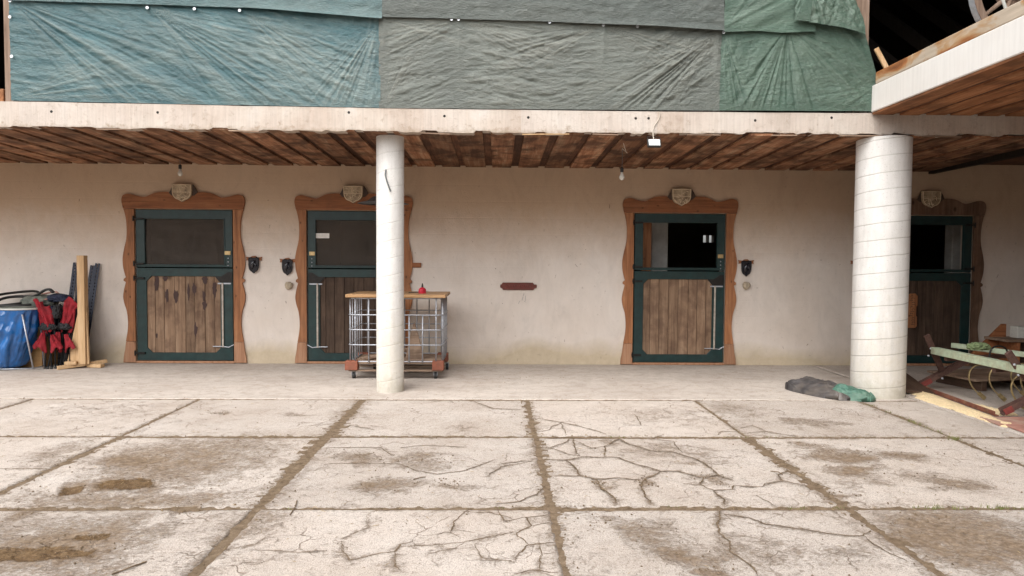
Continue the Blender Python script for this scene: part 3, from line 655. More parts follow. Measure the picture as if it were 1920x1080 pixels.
# beam front: jagged lower edge
def ftop(x): return 3.378-.031*min(1, max(0, (x+5.6)/4.2))+.009*max(0, min(1, (x-2.5)/2))
def fbot(x): return 3.094-.018*min(1, max(0, (x+5.6)/4.2))+.03*max(0, min(1, (x+1.3)/5.5))
def jag_beam(x0, x1, mat, name):
    bot = []; x = x0
    while x < x1:
        n = rng.uniform(.05, .26); d = rng.choice([0, 0, .008, -.006, .022, .012]); x2 = min(x1, x+n)
        k = max(1, int((x2-x)/.03))
        for q in range(k): xx = x+(x2-x)*q/k; bot.append((xx, fbot(xx)+d+rng.uniform(-.003, .003)))
        x = x2
    bot.append((x1, fbot(x1)))
    top = [(x1-(x1-x0)*k/60, ftop(x1-(x1-x0)*k/60)+rng.uniform(-.003, .003)) for k in range(61)]
    mb = MB().prism([bot+top], 8.10, 8.25)
    return tag(mb.build(name, M[mat]), kind='structure')
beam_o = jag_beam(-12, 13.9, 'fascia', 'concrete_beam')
# slivers of formwork left hanging under the beam
for k, (xa, L_) in enumerate(((.28, .55), (4.0, .5), (3.2, .3), (2.2, .4), (-3.1, .35), (-4.6, .4), (-.9, .35), (1.1, .3), (5.0, .45))):
    mb = MB(); z = fbot(xa)-.012; mb.box((xa+L_/2, 8.112, z), (L_, .022, .012), Matrix.Rotation(rng.uniform(-.03, .03), 3, 'Y'))
    mb.build('formwork_sliver', M['newwood' if k == 0 else 'pallet'], beam_o)
# tie holes in the beam
for xx in (-5.1, -3.9, -1.72, -.62, 0.35, 1.6, 1.75, 3.0, 3.9):
    MB().lathe([(.016, -.002), (.012, .001)], n=10).build('tie_hole', M['iron'], beam_o, loc=(xx, 8.098, 3.27+rng.uniform(-.03, .03))).rotation_euler = (math.pi/2, 0, 0)

# ------------------------------------------------------------------ right wing slab and soffit
wing = tag(MB().bb((4.36, -10.5, 3.362), (13.9, 8.092, 3.668)).build('wing_slab', M['bright'], bevel=.008), kind='structure')  # lengthened behind the camera, unseen, to block sky from the right-hand door
x = 4.375
while x < 11:
    wd = rng.uniform(.22, .26)
    mb = MB().bb((x, -6, 3.334+rng.uniform(-.004, .004)), (x+wd, 8.088, 3.3615)); mb.build('ceiling_board', M['ceil_wing'], wing)
    x += wd
    g = rng.uniform(.06, .1)
    MB().bb((x+.002, -6, 3.3515), (x+g-.002, 8.088, 3.3615)).build('ceiling_board', M['ceil_dark'], wing); x += g
tb = MB()
NP = 60
for k in range(NP): pass
tag(MB().bb((4.375, -3, 3.674), (4.52, 8.05, 3.815)).build('edge_timber', M['timber'], bevel=.012), 'worn orange and grey timber beam lying along the edge of the bright concrete slab', 'beam')
tag(MB().beam((4.36, 8.02, 4.08), (4.49, 8.0, 3.83), .03, .05).build('wooden_stick', M['newwood'], bevel=.003), 'short pale stick leaning between green tarp edge and worn timber beam', 'stick')
# loft shell
loft = MB()
loft.bb((-12, 15.0, 3.34), (13.9, 15.2, 6.6)); loft.bb((13.9, -10.5, 3.34), (14.1, 15.2, 6.6)); loft.bb((-12.2, 8.2, 3.34), (-12, 15.2, 6.6))
loft.bb((4.5, -10.7, 3.67), (13.9, -10.49, 6.6))
tag(loft.build('loft_wall', M['barn']), kind='structure')
rf = MB(); rf.bb((-12.2, 7.9, 6.61), (14.1, 15.2, 6.8)); rf.bb((4.2, -10.7, 6.61), (14.1, 7.899, 6.8))  # wing roof follows the unseen stretch added to block sky
tag(rf.build('loft_roof', M['barn']), kind='structure')
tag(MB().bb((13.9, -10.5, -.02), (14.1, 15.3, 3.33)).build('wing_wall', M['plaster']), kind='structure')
raft = MB()
for k in range(9): raft.beam((5.2+k*.9, 9.4, 3.7), (4.6+k*.9, 12.5, 6.4), .12, .16)
tag(raft.build('loft_struts', M['barn']), kind='structure')
# posts behind the tarps
def post(x0, x1, label, y0=8.16, y1=8.30, z1=6.6, mat='postwood'):
    return tag(MB().bb((x0, y0, 3.345), (x1, y1, z1)).build('barn_post', M[mat], bevel=.006), label, 'post', 'wooden posts of the barn loft')
post(-5.66, -5.56, 'pinkish wooden post left of the blue tarp, at the edge of the dark opening')
post(4.19, 4.37, 'pinkish wooden post behind the torn right edge of the green tarp', 8.2, 8.36)
tag(MB().bb((-9, 8.15, 3.385), (-5.67, 8.33, 3.53)).build('loft_sill', M['ceil_wing'], bevel=.006), 'brown timber sill under the dark opening at the far left', 'timber')

# ------------------------------------------------------------------ round columns
def column(x, y, r, mat, label):
    mb = MB(); n = 72; zs = np.linspace(0, 3.09, 80); vs = []
    for z in zs:
        for k in range(n):
            a = 2*math.pi*k/n; rr = r*(1+.0035*mn.noise(Vector((math.cos(a)*2, math.sin(a)*2, z*2))))
            if z < .04: rr *= 1+.015*mn.noise(Vector((math.cos(a)*5, math.sin(a)*5, 3)))
            vs.append((rr*math.cos(a), rr*math.sin(a), float(z)-.006))
    fs = [(j*n+k, j*n+(k+1) % n, (j+1)*n+(k+1) % n, (j+1)*n+k) for j in range(79) for k in range(n)]
    mb.add(vs, fs); o = mb.build('round_column', M[mat], smooth=True, loc=(x, y, 0)); tag(o, label, 'column', 'round white columns'); return o
c1 = column(-1.302, 8.47, .166, 'col_thin', 'slim white concrete column standing in front of the wire cage trolley')
c2 = column(4.64, 8.30, .303, 'col_thick', 'thick white concrete column with spiral seams beside the two sacks')
cb = MB().tube(spline([(-1.325, 8.294, 2.67), (-1.33, 8.286, 2.6), (-1.30, 8.278, 2.50), (-1.268, 8.285, 2.41)], 5), .009, 6).build('cable_end', M['greycable']); tag(cb, 'short grey cable end sticking out of the slim column near its top', 'cable')

# ------------------------------------------------------------------ tarps
def onoise(x, z, ang, lx, lz, seed, o=4):
    c, s = math.cos(ang), math.sin(ang); u = x*c+z*s; v = -x*s+z*c
    return fbm(u/lx, v/lz, seed, o)-.5
def sm(t): t = np.clip(t, 0, 1); return t*t*(3-2*t)
def ridged(a, seed):
    n = fbm(a, a*0+seed*3.1, seed, 3); return 1-np.abs(n-.5)*4
def tarp(name, label, x0, x1, zb, zt, y, mat, fans, fields, res=.010, xr=None, eyes=(), bulge=.0, lip=0, creases=()):
    nx = int((x1-x0)/res); nz = int(max(zt(x0)-zb(x0), .3)/res)
    U, V = np.meshgrid(np.linspace(0, 1, nx), np.linspace(0, 1, nz))
    X = x0+(x1-x0)*U
    zbv = np.vectorize(zb)(X[0]); ztv = np.vectorize(zt)(X[0])
    Z = zbv[None, :]*(1-V)+ztv[None, :]*V
    if xr is not None:
        XR = np.vectorize(xr)(Z); X = x0+(XR-x0)*U
    H = np.zeros_like(X); RD = np.zeros_like(X)
    for ax, az, ang, wdt, fr, amp, rf, seed in fans:
        dx = X-ax; dz = Z-az; r = np.hypot(dx, dz)+1e-6; th = np.arctan2(dz, dx); d = np.arctan2(np.sin(th-ang), np.cos(th-ang))
        env = np.exp(-(d/wdt)**2)*np.exp(-(r/rf)**2)*sm(r/.06)
        q = ridged(d*fr+.15*fbm(X*3, Z*3, seed+1), seed)
        H += 1.5*amp*env*q*np.minimum(1, .25+r/.8); RD += np.clip(q-.35, 0, 1)*env*1.2*sm(r/.15)
    for ang, lx, lz, amp, seed, cx, wx in fields:
        wgt = np.exp(-((X-cx)/wx)**2) if wx else 1
        q = onoise(X, Z, ang, lx, lz*1.25, seed); q = np.sign(q)*np.abs(q*2)**1.15*.5; H += amp*1.75*wgt*2*q; RD += np.clip(q*3-.35, 0, 1)*wgt*.5
    H += .008*ridged(X*7+.8*fbm(X*5, Z*7, 94), 95)*(fbm(X*3, Z*3, 96)-.3)
    for cxx in creases:
        g_ = np.exp(-((X-cxx)/.07)**2); H = H*(1-.8*g_)+.014*np.exp(-((X-cxx)/.045)**2)*sm((Z-3.45)/.8)*(.4+fbm(X*4, Z*5, 97))
    H += .012*(fbm(X*1.5, Z*1.5, 91)-.5)+.004*(fbm(X*26, Z*40, 92, 3)-.5)
    H += bulge*np.sin(np.pi*V)*np.sin(np.pi*U)
    H = H*(.35+.65*sm((Z-zbv[None, :])/.12))
    Yv = y-H
    if lip: Yv = Yv-lip*np.exp(-(Z-zbv[None, :])/.03)*sm((U-.55)/.2)
    Zz = Z+.004*(fbm(X*8, Z*0, 93)-.5)
    o = grid_mesh(name, X, Yv, Zz, M[mat], None, {'ridge': RD}); tag(o, label, 'tarpaulin', 'tarpaulins nailed over the loft opening')
    for ex, ez in eyes:
        e = MB().lathe([(.019, 0), (.016, .005), (.007, .004), (.006, .001)], n=14).build('eyelet', M['eyelet'], o, loc=(ex, y-.022, ez)); e.rotation_euler = (math.pi/2, 0, 0)
    return o
D = math.radians
def lerp(pts):
    xs = [p[0] for p in pts]; ys = [p[1] for p in pts]; return lambda x: float(np.interp(x, xs, ys))
blue_b = lerp([(-5.56, 3.388), (-4, 3.372), (-1.37, 3.352)]); tb_ = lambda x: 4.60
tarp('blue_tarp', 'large dusty blue tarp, lower left one with diagonal folds above the beam', -5.55, -1.355, blue_b, tb_, 8.10, 'tarp_blue',
     [(-5.54, 4.52, D(-33), .30, 26, .017, 3.2, 1), (-3.98, 4.46, D(-33), .35, 22, .015, 2.6, 2), (-2.93, 4.44, D(-38), .4, 20, .012, 1.6, 3), (-1.38, 4.33, D(-118), .42, 20, .015, 1.1, 4), (-5.54, 3.42, D(12), .3, 14, .008, 1.2, 9)],
     [(D(-33), .45, .05, .011, 5, -3.5, 2.0), (D(-8), .25, .03, .006, 6, 0, 0), (D(-110), .3, .05, .010, 7, -1.4, .5), (D(-20), .16, .03, .005, 8, -2.5, 1.2)],
     eyes=[(-5.525, 4.50), (-3.99, 4.445), (-3.46, 4.44), (-2.95, 4.43), (-5.52, 3.88), (-5.53, 4.32)])
ubb = lerp([(-5.56, 4.50), (-3.9, 4.475), (-2.85, 4.45), (-2.5, 4.425), (-1.36, 4.345)])
tarp('blue_tarp', 'faded blue-green tarp strip hanging over the top of the blue tarp', -5.55, -1.33, ubb, lambda x: 6.0, 8.06, 'tarp_blue_top',
     [(-3.9, 4.55, D(90), .8, 5, .006, .6, 11)], [(D(-5), .5, .05, .007, 12, 0, 0), (D(20), .2, .04, .005, 13, 0, 0)], res=.02, lip=.035)
gb_ = lerp([(-1.4, 3.350), (2.6, 3.362)])
tarp('grey_tarp', 'large grey tarp between the blue and green ones, with two vertical creases', -1.375, 2.585, gb_, lambda x: 4.55, 8.095, 'tarp_grey',
     [(2.56, 4.26, D(-142), .30, 24, .019, 1.5, 21), (-.46, 4.37, D(-158), .35, 16, .010, 1.0, 22), (1.2, 4.33, D(-20), .3, 14, .010, 1.2, 23), (-1.33, 3.37, D(60), .35, 22, .012, .5, 24), (-.46, 4.37, D(-20), .35, 16, .010, 1.0, 25), (1.2, 4.33, D(-160), .3, 16, .011, 1.2, 26), (-1.33, 4.36, D(-10), .2, 10, .008, .9, 27)],
     [(D(22), .34, .038, .013, 31, -.9, .55), (D(-14), .34, .038, .012, 32, .15, .6), (D(14), .34, .038, .010, 33, .9, .4), (D(4), .4, .036, .009, 35, .6, 1.6), (D(36), .4, .045, .014, 36, 2.2, .6), (D(0), .15, .025, .004, 37, 0, 0)],
     creases=(-.46, 1.205, 2.54, -1.32), eyes=[(-.54, 4.362), (-.46, 4.362), (.585, 4.345), (1.205, 4.32), (1.60, 4.31)])
gbb = lerp([(-1.4, 4.372), (-.46, 4.362), (.58, 4.345), (1.2, 4.322), (1.9, 4.30), (2.6, 4.262)])
tarp('grey_tarp', 'darker grey tarp strip along the very top, above the eyelets', -1.33, 2.60, gbb, lambda x: 6.0, 8.055, 'tarp_grey_top', [], [(D(-4), .3, .04, .009, 41, 0, 0), (D(35), .15, .03, .005, 42, 0, 0)], res=.02, lip=.03)
grr = lerp([(3.3, 4.36), (3.50, 4.404), (3.68, 4.416), (3.86, 4.394), (4.10, 4.32), (4.35, 4.24), (4.6, 4.14)])
tarp('green_tarp', 'sagging green tarp at the right with folds fanning down from its top', 2.575, 4.4, lerp([(2.5, 3.364), (4.4, 3.375)]), lambda x: 4.5, 8.09, 'tarp_green',
     [(3.35, 4.34, D(-92), .75, 9, .028, 1.1, 51), (4.40, 3.66, D(-150), .5, 10, .018, .6, 52), (2.6, 4.27, D(-70), .4, 18, .014, .9, 53), (3.35, 4.34, D(-40), .3, 10, .02, 1.2, 54)],
     [(D(70), .5, .08, .010, 56, 3.0, .8), (D(-50), .4, .06, .012, 57, 4.1, .35), (D(10), .15, .03, .004, 58, 0, 0)], xr=grr, eyes=[(2.60, 4.255)])
tarp('green_tarp', 'light green upper tarp strip beside the dark grey one', 2.60, 3.66, lambda x: 4.262+.008*math.sin(x*9), lambda x: 6.0, 8.05, 'tarp_green_top',
     [(2.6, 4.3, D(40), .4, 12, .014, .9, 61)], [(D(25), .35, .05, .012, 62, 0, 0)], res=.016, lip=.01)
fx = lerp([(4.1, 4.27), (4.23, 4.225), (4.40, 4.20), (4.62, 4.09), (5.2, 3.9)])
tarp('green_tarp', 'crumpled green tarp corner folded over at the upper right', 3.40, 4.2, lerp([(3.38, 4.375), (3.62, 4.352), (3.95, 4.305), (4.25, 4.222)]), lambda x: 5.2, 8.0, 'tarp_green_top',
     [(3.55, 4.9, D(-80), .5, 9, .025, 1.2, 71), (4.2, 4.25, D(130), .5, 10, .02, .8, 72)], [(D(75), .3, .06, .018, 73, 0, 0), (D(20), .15, .05, .010, 74, 0, 0)], res=.01, xr=fx)
# bright pinned-back flap
mb = MB(); mb.add([(3.40, 7.98, 4.375), (3.56, 7.97, 4.36), (3.60, 7.965, 4.75), (3.52, 7.975, 4.75), (3.44, 7.96, 4.5)], [(0, 1, 2, 3, 4)])
tag(mb.build('tarp_flap', M['tarp_green_top']), 'small pale triangular tarp flap folded back at the upper edge of the green tarps', 'tarpaulin')
tag(MB().tube([(4.155+.004, 8.19, 4.9), (4.165, 8.15, 4.3), (4.37, 8.10, 3.95)], .006, 6).build('rope', M['greycable']), 'thin dark cord beside the post at the torn tarp edge', 'rope')

# wagon wheel
wl_ = thing('wagon_wheel', 'old wooden wagon wheel with iron hoop standing on the upper right slab', 'wheel', (5.0, 6.75, 4.24), .18)
R_ = .49
prof = [(R_-.075, -.03), (R_, -.03), (R_, .03), (R_-.075, .03)]
def ring(name, r0, r1, h, mat, par, n=40, bev=0):
    mb = MB(); vs = []; 
    for k in range(n):
        a = 2*math.pi*k/n
        for (r, y) in ((r0, -h), (r1, -h), (r1, h), (r0, h)): vs.append((r*math.cos(a), y, r*math.sin(a)))
    fs = []
    for k in range(n):
        for j in range(4): fs.append((k*4+j, k*4+(j+1) % 4, ((k+1) % n)*4+(j+1) % 4, ((k+1) % n)*4+j))
    mb.add(vs, fs); return mb.build(name, mat, par)
ring('rim', R_-.085, R_-.009, .035, M['postwood'], wl_); ring('iron_hoop', R_-.008, R_, .028, M['galv'], wl_)
hb_ = MB(); hb_.tube([(0, -.12, 0), (0, .12, 0)], .075, 14); hb_.build('hub', M['postwood'], wl_, smooth=True, angle=40)
for k in range(12):
    a = k*math.pi/6+.13; MB().tube([(.06*math.cos(a), 0, .06*math.sin(a)), ((R_-.08)*math.cos(a), 0, (R_-.08)*math.sin(a))], [.024, .018], 8).build('spoke', M['postwood'], wl_)
w2 = thing('tub_frame', 'bent white metal hoop beside the wagon wheel on the upper slab', 'hoop', (4.65, 6.4, 3.82))
MB().tube(spline([(-.04, 0, .9), (-.03, .0, .45), (.0, 0, .22), (.10, 0, .04), (.3, 0, 0)], 6), .014, 8).build('hoop', M['whitep'], w2, smooth=True)

# ------------------------------------------------------------------ stable doors
RO = [(.920, 2.431), (.920, 2.43), (.887, 2.32), (.859, 2.183), (.851, 2.017), (.862, 1.878), (.895, 1.740), (.918, 1.602), (.912, 1.464), (.887, 1.354), (.874, 1.312), (.908, 1.285), (.908, 1.258), (.874, 1.238), (.902, 1.133), (.918, 1.022), (.902, .912), (.868, .80), (.851, .635), (.859, .497), (.887, .335)]
TO = [(0, 2.60), (.11, 2.600), (.17, 2.597), (.28, 2.605), (.42, 2.590), (.545, 2.535), (.60, 2.527), (.70, 2.545), (.80, 2.572), (.86, 2.567), (.905, 2.54), (.922, 2.48), (.918, 2.435)]
def shield(w, h, n=8, top=.0):
    pts = [(-w, h*.45), (-w*.5, h*.5-top), (0, h*.47), (w*.5, h*.5-top), (w, h*.45)]
    for k in range(1, n): t = k/n; a = t*math.pi/2; pts.append((w*math.cos(a)**.6, h*(.10-.5*math.sin(a))-(0)))
    pts.append((0, -h*.52))
    for k in range(n-1, 0, -1): t = k/n; a = t*math.pi/2; pts.append((-w*math.cos(a)**.6, h*(.10-.5*math.sin(a))))
    return pts
def make_door(x, s, m, label, sur='orange', plank='plank', pane=True, stain=False):
    t = thing('stable_door', label, 'stable door', (x, WY, 0), 0, 'green framed stable doors with carved wooden surrounds')
    f = lambda p: (p[0]*s*m, p[1])
    F = lambda pts: [f(p) for p in pts]
    sm_ = sur; hm = 'orange_h' if sur == 'orange' else sur
    # surround: head board, two jamb boards, two plinth blocks, each scalloped
    top = [tuple(v) for v in spline([Vector((*p, 0)) for p in TO], 4)]; top = [(p[0], p[1]) for p in top]
    head = [(-p[0], p[1]) for p in top[::-1][:-1]]+top+[(.900, 2.352), (.742, 2.352), (-.742, 2.352), (-.900, 2.352)]
    MB().prism([F(head)], -.038, 0).build('surround_board', M[hm], t, bevel=.005)
    rr = [(p[0], p[1]) for p in spline([Vector((*p, 0)) for p in RO[2:10]], 5)]+RO[10:14]+[(p[0], p[1]) for p in spline([Vector((*p, 0)) for p in RO[14:]], 5)]
    jam = [(.742, 2.348), (.898, 2.348)]+rr+[(.742, .335)]
    for q in (1, -1):
        MB().prism([F([(a*q, b) for a, b in jam])], -.034, 0).build('surround_board', M[sm_], t, bevel=.005)
        pl = [(.742, .331), (.888, .331), (.905, .20), (.925, .10), (.932, .012), (.742, .012)]
        MB().prism([F([(a*q, b) for a, b in pl])], -.036, 0).build('plinth_block', M['plinth' if sur == 'orange' else sur], t, bevel=.005)
    MB().bb((-.74*s, -.03, .004), (.74*s, .05, .038)).build('threshold', M['plinth'], t, bevel=.004)
    # crest
    cr = MB().prism([[(a, b+2.595) for a, b in shield(.148, .275, top=.012)]], -.085, -.045).build('crest', M['crest'], t, bevel=.008)
    back = [(-.19, 2.62), (-.15, 2.71), (-.05, 2.722), (0, 2.705), (.06, 2.725), (.16, 2.72), (.20, 2.66), (.225, 2.60), (.17, 2.55), (-.17, 2.55), (-.21, 2.59)]
    MB().prism([back], -.048, -.0385 if False else -.04).build('crest_back', M['crest_back'], cr, bevel=.003)
    rl = MB(); rim = shield(.136, .25, top=.012); rl.tube([(a, -.088, b+2.595) for a, b in rim], .006, 5, closed=True)
    rl.beam((-.13, -.088, 2.60), (.13, -.088, 2.60), .007, .010, (0, 1, 0)); rl.beam((0, -.088, 2.71), (0, -.088, 2.60), .007, .010, (0, 1, 0))
    g = random.Random(int(x*10)+50)
    for _ in range(16):
        a = g.uniform(-.10, .10); b = 2.60+g.uniform(-.09, .09); an = g.uniform(0, 3.1); l = g.uniform(.012, .03)
        rl.tube([(a-l*math.cos(an), -.087, b-l*math.sin(an)), (a, -.094, b+.004), (a+l*math.cos(an), -.087, b+l*math.sin(an))], .006, 5)
    rl.build('relief', M['crest_relief'], cr)
    # upper leaf
    U = .724; y0, y1 = -.012, .035
    ul = MB(); 
    op = [(-.592, 1.512), (-.592, 2.20), (.600, 2.20), (.600, 1.512)]
    ul.prism([F([(-U, 1.470), (U, 1.470), (U, 2.338), (-U, 2.338)]), F(op)], y0, y1)
    ul = ul.build('upper_leaf', M['green'], t, bevel=.004)
    b = MB()
    for (a, c_) in (((-.604, 1.495), (-.592, 2.215)), ((.600, 1.495), (.612, 2.215))): b.bb((a[0]*s*m, -.024, a[1]), (c_[0]*s*m, y0-.0005, c_[1]))
    b.bb((-.592*s*m, -.024, 1.495), (.600*s*m, y0-.0005, 1.508)); b.bb((-.592*s*m, -.024, 2.203), (.600*s*m, y0-.0005, 2.215))
    b.build('glazing_bead', M['green'], ul)
    if pane: MB().bb((-.60*s, .012, 1.505), (.61*s, .016, 2.208)).build('pane', M['glass'], ul)
    # lower leaf with octagonal opening over planks
    ll = MB(); c8 = .075
    op = [(-.575+c8, .166), (-.575, .166+c8), (-.575, 1.331-c8), (-.575+c8, 1.331), (.535-c8, 1.331), (.535, 1.331-c8), (.535, .166+c8), (.535-c8, .166)]
    ll.prism([F([(-U, .045), (U, .045), (U, 1.455), (-U, 1.455)]), F(op)], y0, y1)
    ll = ll.build('lower_leaf', M['green'], t, bevel=.004)
    n = 8; x0, x1 = -.60, .58; ws = [g.uniform(.9, 1.1) for _ in range(n)]; tot = sum(ws); xx = x0
    for k in range(n):
        wd = (x1-x0)*ws[k]/tot
        a, b_ = (xx+.0025)*s*m, (xx+wd-.0025)*s*m; dy = g.uniform(0, .006)
        MB().bb((min(a, b_), .004+dy, .08), (max(a, b_), .034, 1.40)).build('plank', M[plank], ll, bevel=.003); xx += wd
    MB().bb((-.6*s, .036, .06), (.6*s, .042, 1.42)).build('backing', M['barn'], ll)
    MB().bb((-.57*s, -.019, 1.43), (.57*s, -.0125, 1.452)).build('drip_strip', M['green'], ll)
    # bar handle
    bh = MB(); bh.bb((.560*s*m, -.034, .25), (.588*s*m, -.022, 1.235)); bh = bh.build('rail', M['white_bar'], ll, bevel=.003)
    kk = MB(); kk.bb((.50*s*m, -.022, 1.215), (.70*s*m, -.0125, 1.235)); kk.tube([((.42)*s*m, -.02, .262), (.56*s*m, -.026, .262), (.66*s*m, -.02, .25), (.735*s*m, -.018, .29)], .008, 6); kk.build('bracket', M['galv'], bh)
    # hinges, latches
    for z in (2.20, 1.52, 1.30, .16):
        h = MB(); h.bb((-.76*s*m, -.046, z-.012), (-.60*s*m, -.0125, z+.012)); h.tube([(-.745*s*m, -.046, z-.04), (-.745*s*m, -.046, z+.04)], .012, 8)
        h.build('hinge', M['iron'], t, bevel=.002)
    la = MB(); la.bb((.61*s*m, -.028, 1.66), (.70*s*m, -.0125, 1.72)); la.build('latch', M['brass'], t, bevel=.003)
    bo = MB()
    for z in (1.61, 1.56, 1.50): bo.lathe([(.009, 0), (.009, .01), (.004, .014)], n=8, c=(0, 0, 0))
    for k, z in enumerate((1.61, 1.555, 1.50)):
        o = MB().lathe([(.010, 0), (.010, .008), (.005, .012)], n=8).build('bolt_head', M['galv'], ul, loc=(.66*s*m, -.0125, z)); o.rotation_euler = (math.pi/2, 0, 0)
    MB().prism([F([(.45, 1.335), (.555, 1.335), (.655, 1.40), (.715, 1.40), (.715, 1.24), (.64, 1.24), (.535, 1.24)])], -.016, -.0125).build('corner_plate', M['iron'], ll)
    return t
d1 = make_door(*DOORS[0], 'leftmost green stable door, its pale lower planks blotched with dark stains')
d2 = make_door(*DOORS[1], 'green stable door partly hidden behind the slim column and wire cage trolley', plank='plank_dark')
d3 = make_door(*DOORS[2], 'green stable door with open dark upper hatch, between the two columns', pane=False)
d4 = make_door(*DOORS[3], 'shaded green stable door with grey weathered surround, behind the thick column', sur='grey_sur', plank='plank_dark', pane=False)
# dark paint blotches on the planks of the first door
bl = MB(); g = random.Random(5)
for (px, pz, w_, h_) in ((-.43, 1.20, .05, .26), (-.28, 1.02, .045, .22), (-.14, 1.0, .05, .26), (.05, 1.07, .03, .30), (.14, 1.13, .05, .22), (.29, .88, .05, .18), (.15, .50, .04, .25), (.44, 1.12, .055, .24), (-.44, .42, .02, .1), (-.3, 1.29, .06, .08), (.30, 1.27, .07, .12), (.28, 1.02, .03, .2)):
    pts = []
    for k in range(16):
        a = 2*math.pi*k/16; r = g.uniform(.6, 1.15); pts.append((px+w_*r*math.cos(a)*(.35+.65*(math.sin(a)+1)/2), pz+h_/2*r*math.sin(a)))
    bl.prism([pts], .0025, .0032)
# (thin paint drips lying on the boards)
bl.build('paint_drips', plain('dark_red_brown_stain', (.045, .02, .016), .7, scale=20, bump=.3), d1.children[-1] if False else d1)
lab = MB().bb((-.62, -.0, 1.93), (-.62+.21, .0105, 2.005)).build('paper_label', M['paper'], d2, bevel=0)
lab.location = (.03, 0, -.005)
# small carved plaque hanging on the fourth door
sgn = MB().prism([[(-.075, .02), (-.05, .0), (.05, .0), (.075, .03), (.075, .17), (.06, .19), (.06, .33), (.075, .35), (.075, .50), (.04, .535), (-.04, .535), (-.075, .50)]], 0, .02)
sg = sgn.build('carved_sign', M['orange'], loc=(6.44, WY-.07, .60), bevel=.004); tag(sg, 'small orange carved wooden sign hanging on the shaded door by the thick column', 'sign')
rl = MB()
for k in range(14):
    z = .05+k*.034; a = g.uniform(-.03, .03); rl.tube([(a-.025, -.003, z), (a, -.006, z+.012), (a+.025, -.003, z)], .004, 5)
rl.build('carving', M['crest_back'], sg)

# ------------------------------------------------------------------ things on the wall
def shield_plaque(x, z, label, seed):
    t = thing('shield_plaque', label, 'wall plaque', (x, WY, z), 0, 'black shield plaques on the stable wall')
    b = [(-.125, .13), (-.11, .10), (-.12, .075), (-.085, .075), (-.06, .09), (.06, .09), (.085, .075), (.12, .075), (.11, .10), (.125, .13), (.05, .12), (.02, .145), (-.03, .14), (-.06, .12)]
    MB().prism([b], -.022, -.002).build('hanger_board', M['orange_h'], t, bevel=.003)
    sh = [(a, c) for a, c in shield(.082, .25)]
    MB().prism([sh], -.045, -.0235).build('shield', M['gloss'], t, bevel=.01)
    r = MB(); gg = random.Random(seed)
    r.tube([(-.03, -.047, -.06), (-.02, -.06, .0), (.0, -.062, .05), (.03, -.05, .08)], [.02, .03, .026, .012], 8, flat=.5)
    r.tube([(-.0, -.05, .05), (.04, -.055, .0), (.045, -.05, -.04)], [.012, .014, .006], 6)
    r.build('relief', M['gloss'], t, smooth=True)
shield_plaque(-3.702, 1.505, 'glossy black shield plaque just right of the leftmost door', 1)
shield_plaque(-3.194, 1.478, 'flat black shield plaque left of the second door, above a round pale knob', 2)
shield_plaque(3.845, 1.505, 'black shield plaque right of the open-hatched door, above a round pale knob', 3)
shield_plaque(5.60, 1.51, 'black shield plaque peeping out left of the thick column', 4)
def wall_knob(x, z, label):
    k = MB().lathe([(.02, 0), (.05, .008), (.062, .03), (.055, .055), (.03, .068), (.012, .062)], n=20, fn=lambda a, zz: 1+.08*math.sin(3*a+zz*20)).build('pale_wall_knob', M['knob'], smooth=True, loc=(x, WY, z))  # round beige knob on the wall, its use unknown
    k.rotation_euler = (math.pi/2, 0, 0); tag(k, label, 'salt lick', 'round pale knobs under the shield plaques')
wall_knob(-3.175, 1.20, 'round pale knob below the plaque left of the second door'); wall_knob(3.85, 1.243, 'round pale knob below the plaque right of the open-hatched door')
# long red-brown plaque
pq = [(-.28, .03), (-.255, .03), (-.245, .058), (.225, .058), (.238, .03), (.28, .03), (.28, -.02), (.245, -.028), (.23, -.055), (-.24, -.055), (-.25, -.028), (-.28, -.02)]
po = MB().prism([pq], -.025, 0).build('name_plaque', M['plaque'], loc=(.328, WY, 1.207), bevel=.006); tag(po, 'long red-brown wooden plaque with notched ends on the bare wall', 'plaque')
r = MB(); xx = -.19
while xx < .2:
    hh = rng.uniform(.012, .022); r.tube([(xx, -.026, -hh), (xx+.006, -.029, hh), (xx+.016, -.028, 0), (xx+.02, -.026, -hh)], .0035, 5); xx += rng.uniform(.028, .045)
r.build('carved_lettering', M['mred'], po)
scf = MB(); g9 = random.Random(31)
for _ in range(70):
    x_ = g9.uniform(-7.2, 7.9); z_ = g9.uniform(.15, 2.8)
    if any(abs(x_-d[0]) < .98 for d in DOORS): continue
    a_ = g9.uniform(0, 3.14); l_ = g9.choice([.008, .01, .02, .035, .06]); scf.beam((x_, WY-.0012, z_), (x_+l_*math.cos(a_), WY-.0012, z_+l_*math.sin(a_)), g9.uniform(.003, .009), .002, (0, 1, 0))
tag(scf.build('wall_scuffs', M['pallet']), 'small dark scuffs and nail marks scattered over the plaster wall', 'scuffs', kind='stuff')
sc = MB()
for a, b in (((.415, 1.10), (.405, 1.06)), ((.40, 1.05), (.385, .99)), ((.440, 1.065), (.440, .985)), ((.352, .985), (.33, .94)), ((.42, .98), (.44, .965))): sc.beam((a[0], WY-.0015, a[1]), (b[0], WY-.0015, b[1]), .004, .003, (0, 1, 0))
tag(sc.build('wall_scratches', M['greycable']), 'thin dark scratches in the plaster below the long red-brown plaque', 'scratch')
tag(MB().bb((-1.345, WY-.025, 1.488), (-1.165, WY, 1.560)).build('wood_offcut', M['orange_h'], bevel=.003), 'small orange wooden block on the wall right of the second door', 'block')
